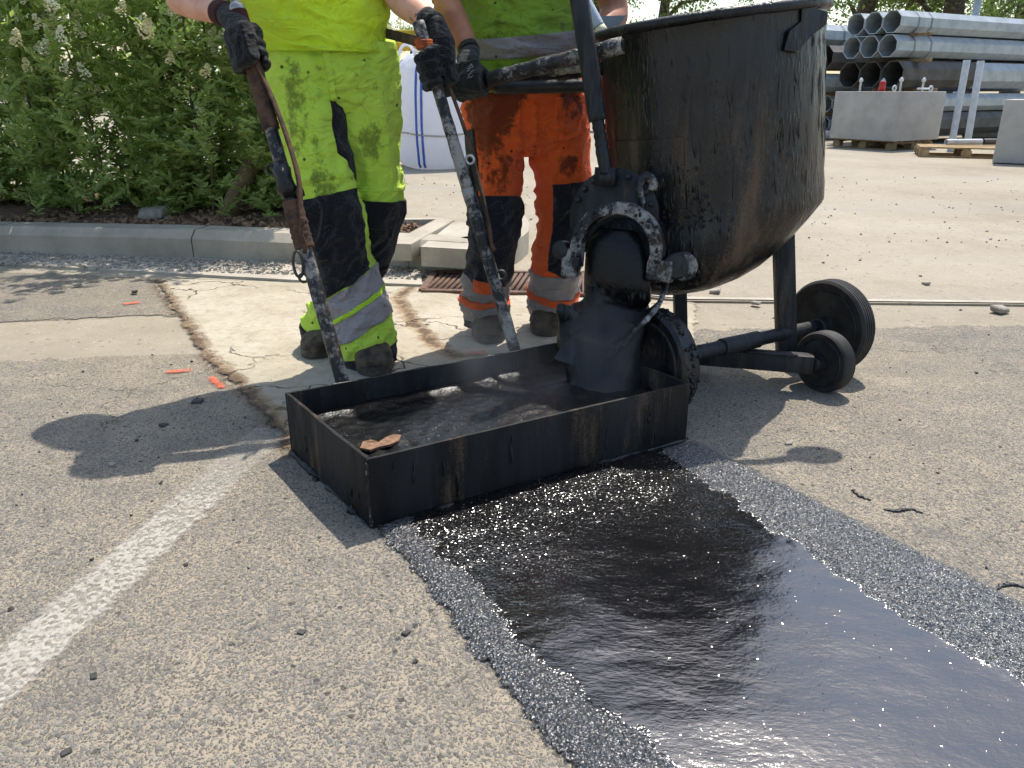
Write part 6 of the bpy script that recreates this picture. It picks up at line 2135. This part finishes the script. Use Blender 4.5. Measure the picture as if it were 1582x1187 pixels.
# ------------------------------------------------------------------ tar scraps beside the fresh strip
scraps = [([(1250, 782), (1262, 786), (1272, 790)], .013, 'lumpy tar scrap on the strip edge, nearest the box'), ([(1352, 833), (1365, 838), (1374, 843)], .012, 'lumpy tar scrap on the strip edge, second from the box'),
          ([(1415, 866), (1424, 872), (1432, 876)], .011, 'lumpy tar scrap on the strip edge, third from the box'), ([(1520, 922), (1530, 926)], .010, 'lumpy tar scrap at the strip edge near the right border'),
          ([(1365, 790), (1385, 793), (1405, 790), (1425, 796)], .008, 'stringy tar scrap lying free on the asphalt'), ([(1316, 760), (1328, 770), (1345, 776)], .007, 'thin crooked tar scrap on the asphalt beside the strip'),
          ([(1535, 915), (1550, 908), (1566, 907), (1582, 911)], .008, 'curled tar string at the right edge of the picture'), ([(1560, 943), (1572, 948), (1585, 955)], .011, 'tar lump at the strip edge cut by the right border'),
          ([(1115, 712), (1124, 716)], .011, 'tar lump at the strip edge beside the box corner'), ([(484, 742), (492, 746)], .010, 'small tar lump left of the box'), ([(585, 822), (596, 816), (610, 811)], .009, 'tar smear lump at the near box corner')]
for pts, r_, lab in scraps:
    g_ = [gr(x, y) + Vector((0, 0, .0055 + r_ * .12)) for x, y in pts]
    P = catmull([tuple(p) for p in g_], 26)
    rr = [r_ * .72 * max(.12, .25 + 1.1 * abs(mnoise.noise((i * .55, r_ * 999, pts[0][0]))) + .45 * math.sin(PI * i / 25)) for i in range(26)]
    tv, tf = tube([Vector(p) + Vector((.004 * mnoise.noise((i * .7, 1, pts[0][1])), .006 * mnoise.noise((i * .6, 5, pts[0][0])), 0)) for i, p in enumerate(P)], rr, 10, ref=(0, 0, 1))
    tv = [Vector((v.x, v.y, .005 + (v.z - .005) * .6 + .0015 * mnoise.noise(tuple(v * 160)))) for v in tv]
    o = mobj('tar_scrap', tv, tf, MT['tar'])
    tag(o, lab, 'tar scrap', 'scraps of tar beside the fresh strip')

# ------------------------------------------------------------------ thin steam rising from the hot mastic
a = Mat('steam')
ctr = BX['FL'] + BU * (LU * .66) + BV * (LV * .5)
rel = a.n('VectorMath', {0: a.pos, 1: tuple(ctr + Vector((0, 0, .20)))}, operation='SUBTRACT').outputs[0]
dist = a.n('VectorMath', {0: a.scale(rel, (2.6, 2.6, 3.2))}, operation='LENGTH').outputs['Value']
wisps = a.step(a.noise(5, 3, .6, vec=a.scale(a.pos, (1, 1, .6)), dist=.6), .44, .72)
dens = a.mul(a.mul(wisps, a.step(dist, 1.0, .15)), .75)
vol = a.n('VolumePrincipled', {'Color': (.88, .92, 1.0, 1), 'Density': dens, 'Anisotropy': .3})
a.nt.links.new(vol.outputs[0], a.out.inputs['Volume'])
o = mobj('steam', *obox(ctr + Vector((0, 0, .30)), BU, BV, (0, 0, 1), .80, .60, .56), a.done(), smooth=False)
tag(o, 'faint steam drifting over the hot asphalt in the box', 'steam', kind='stuff')
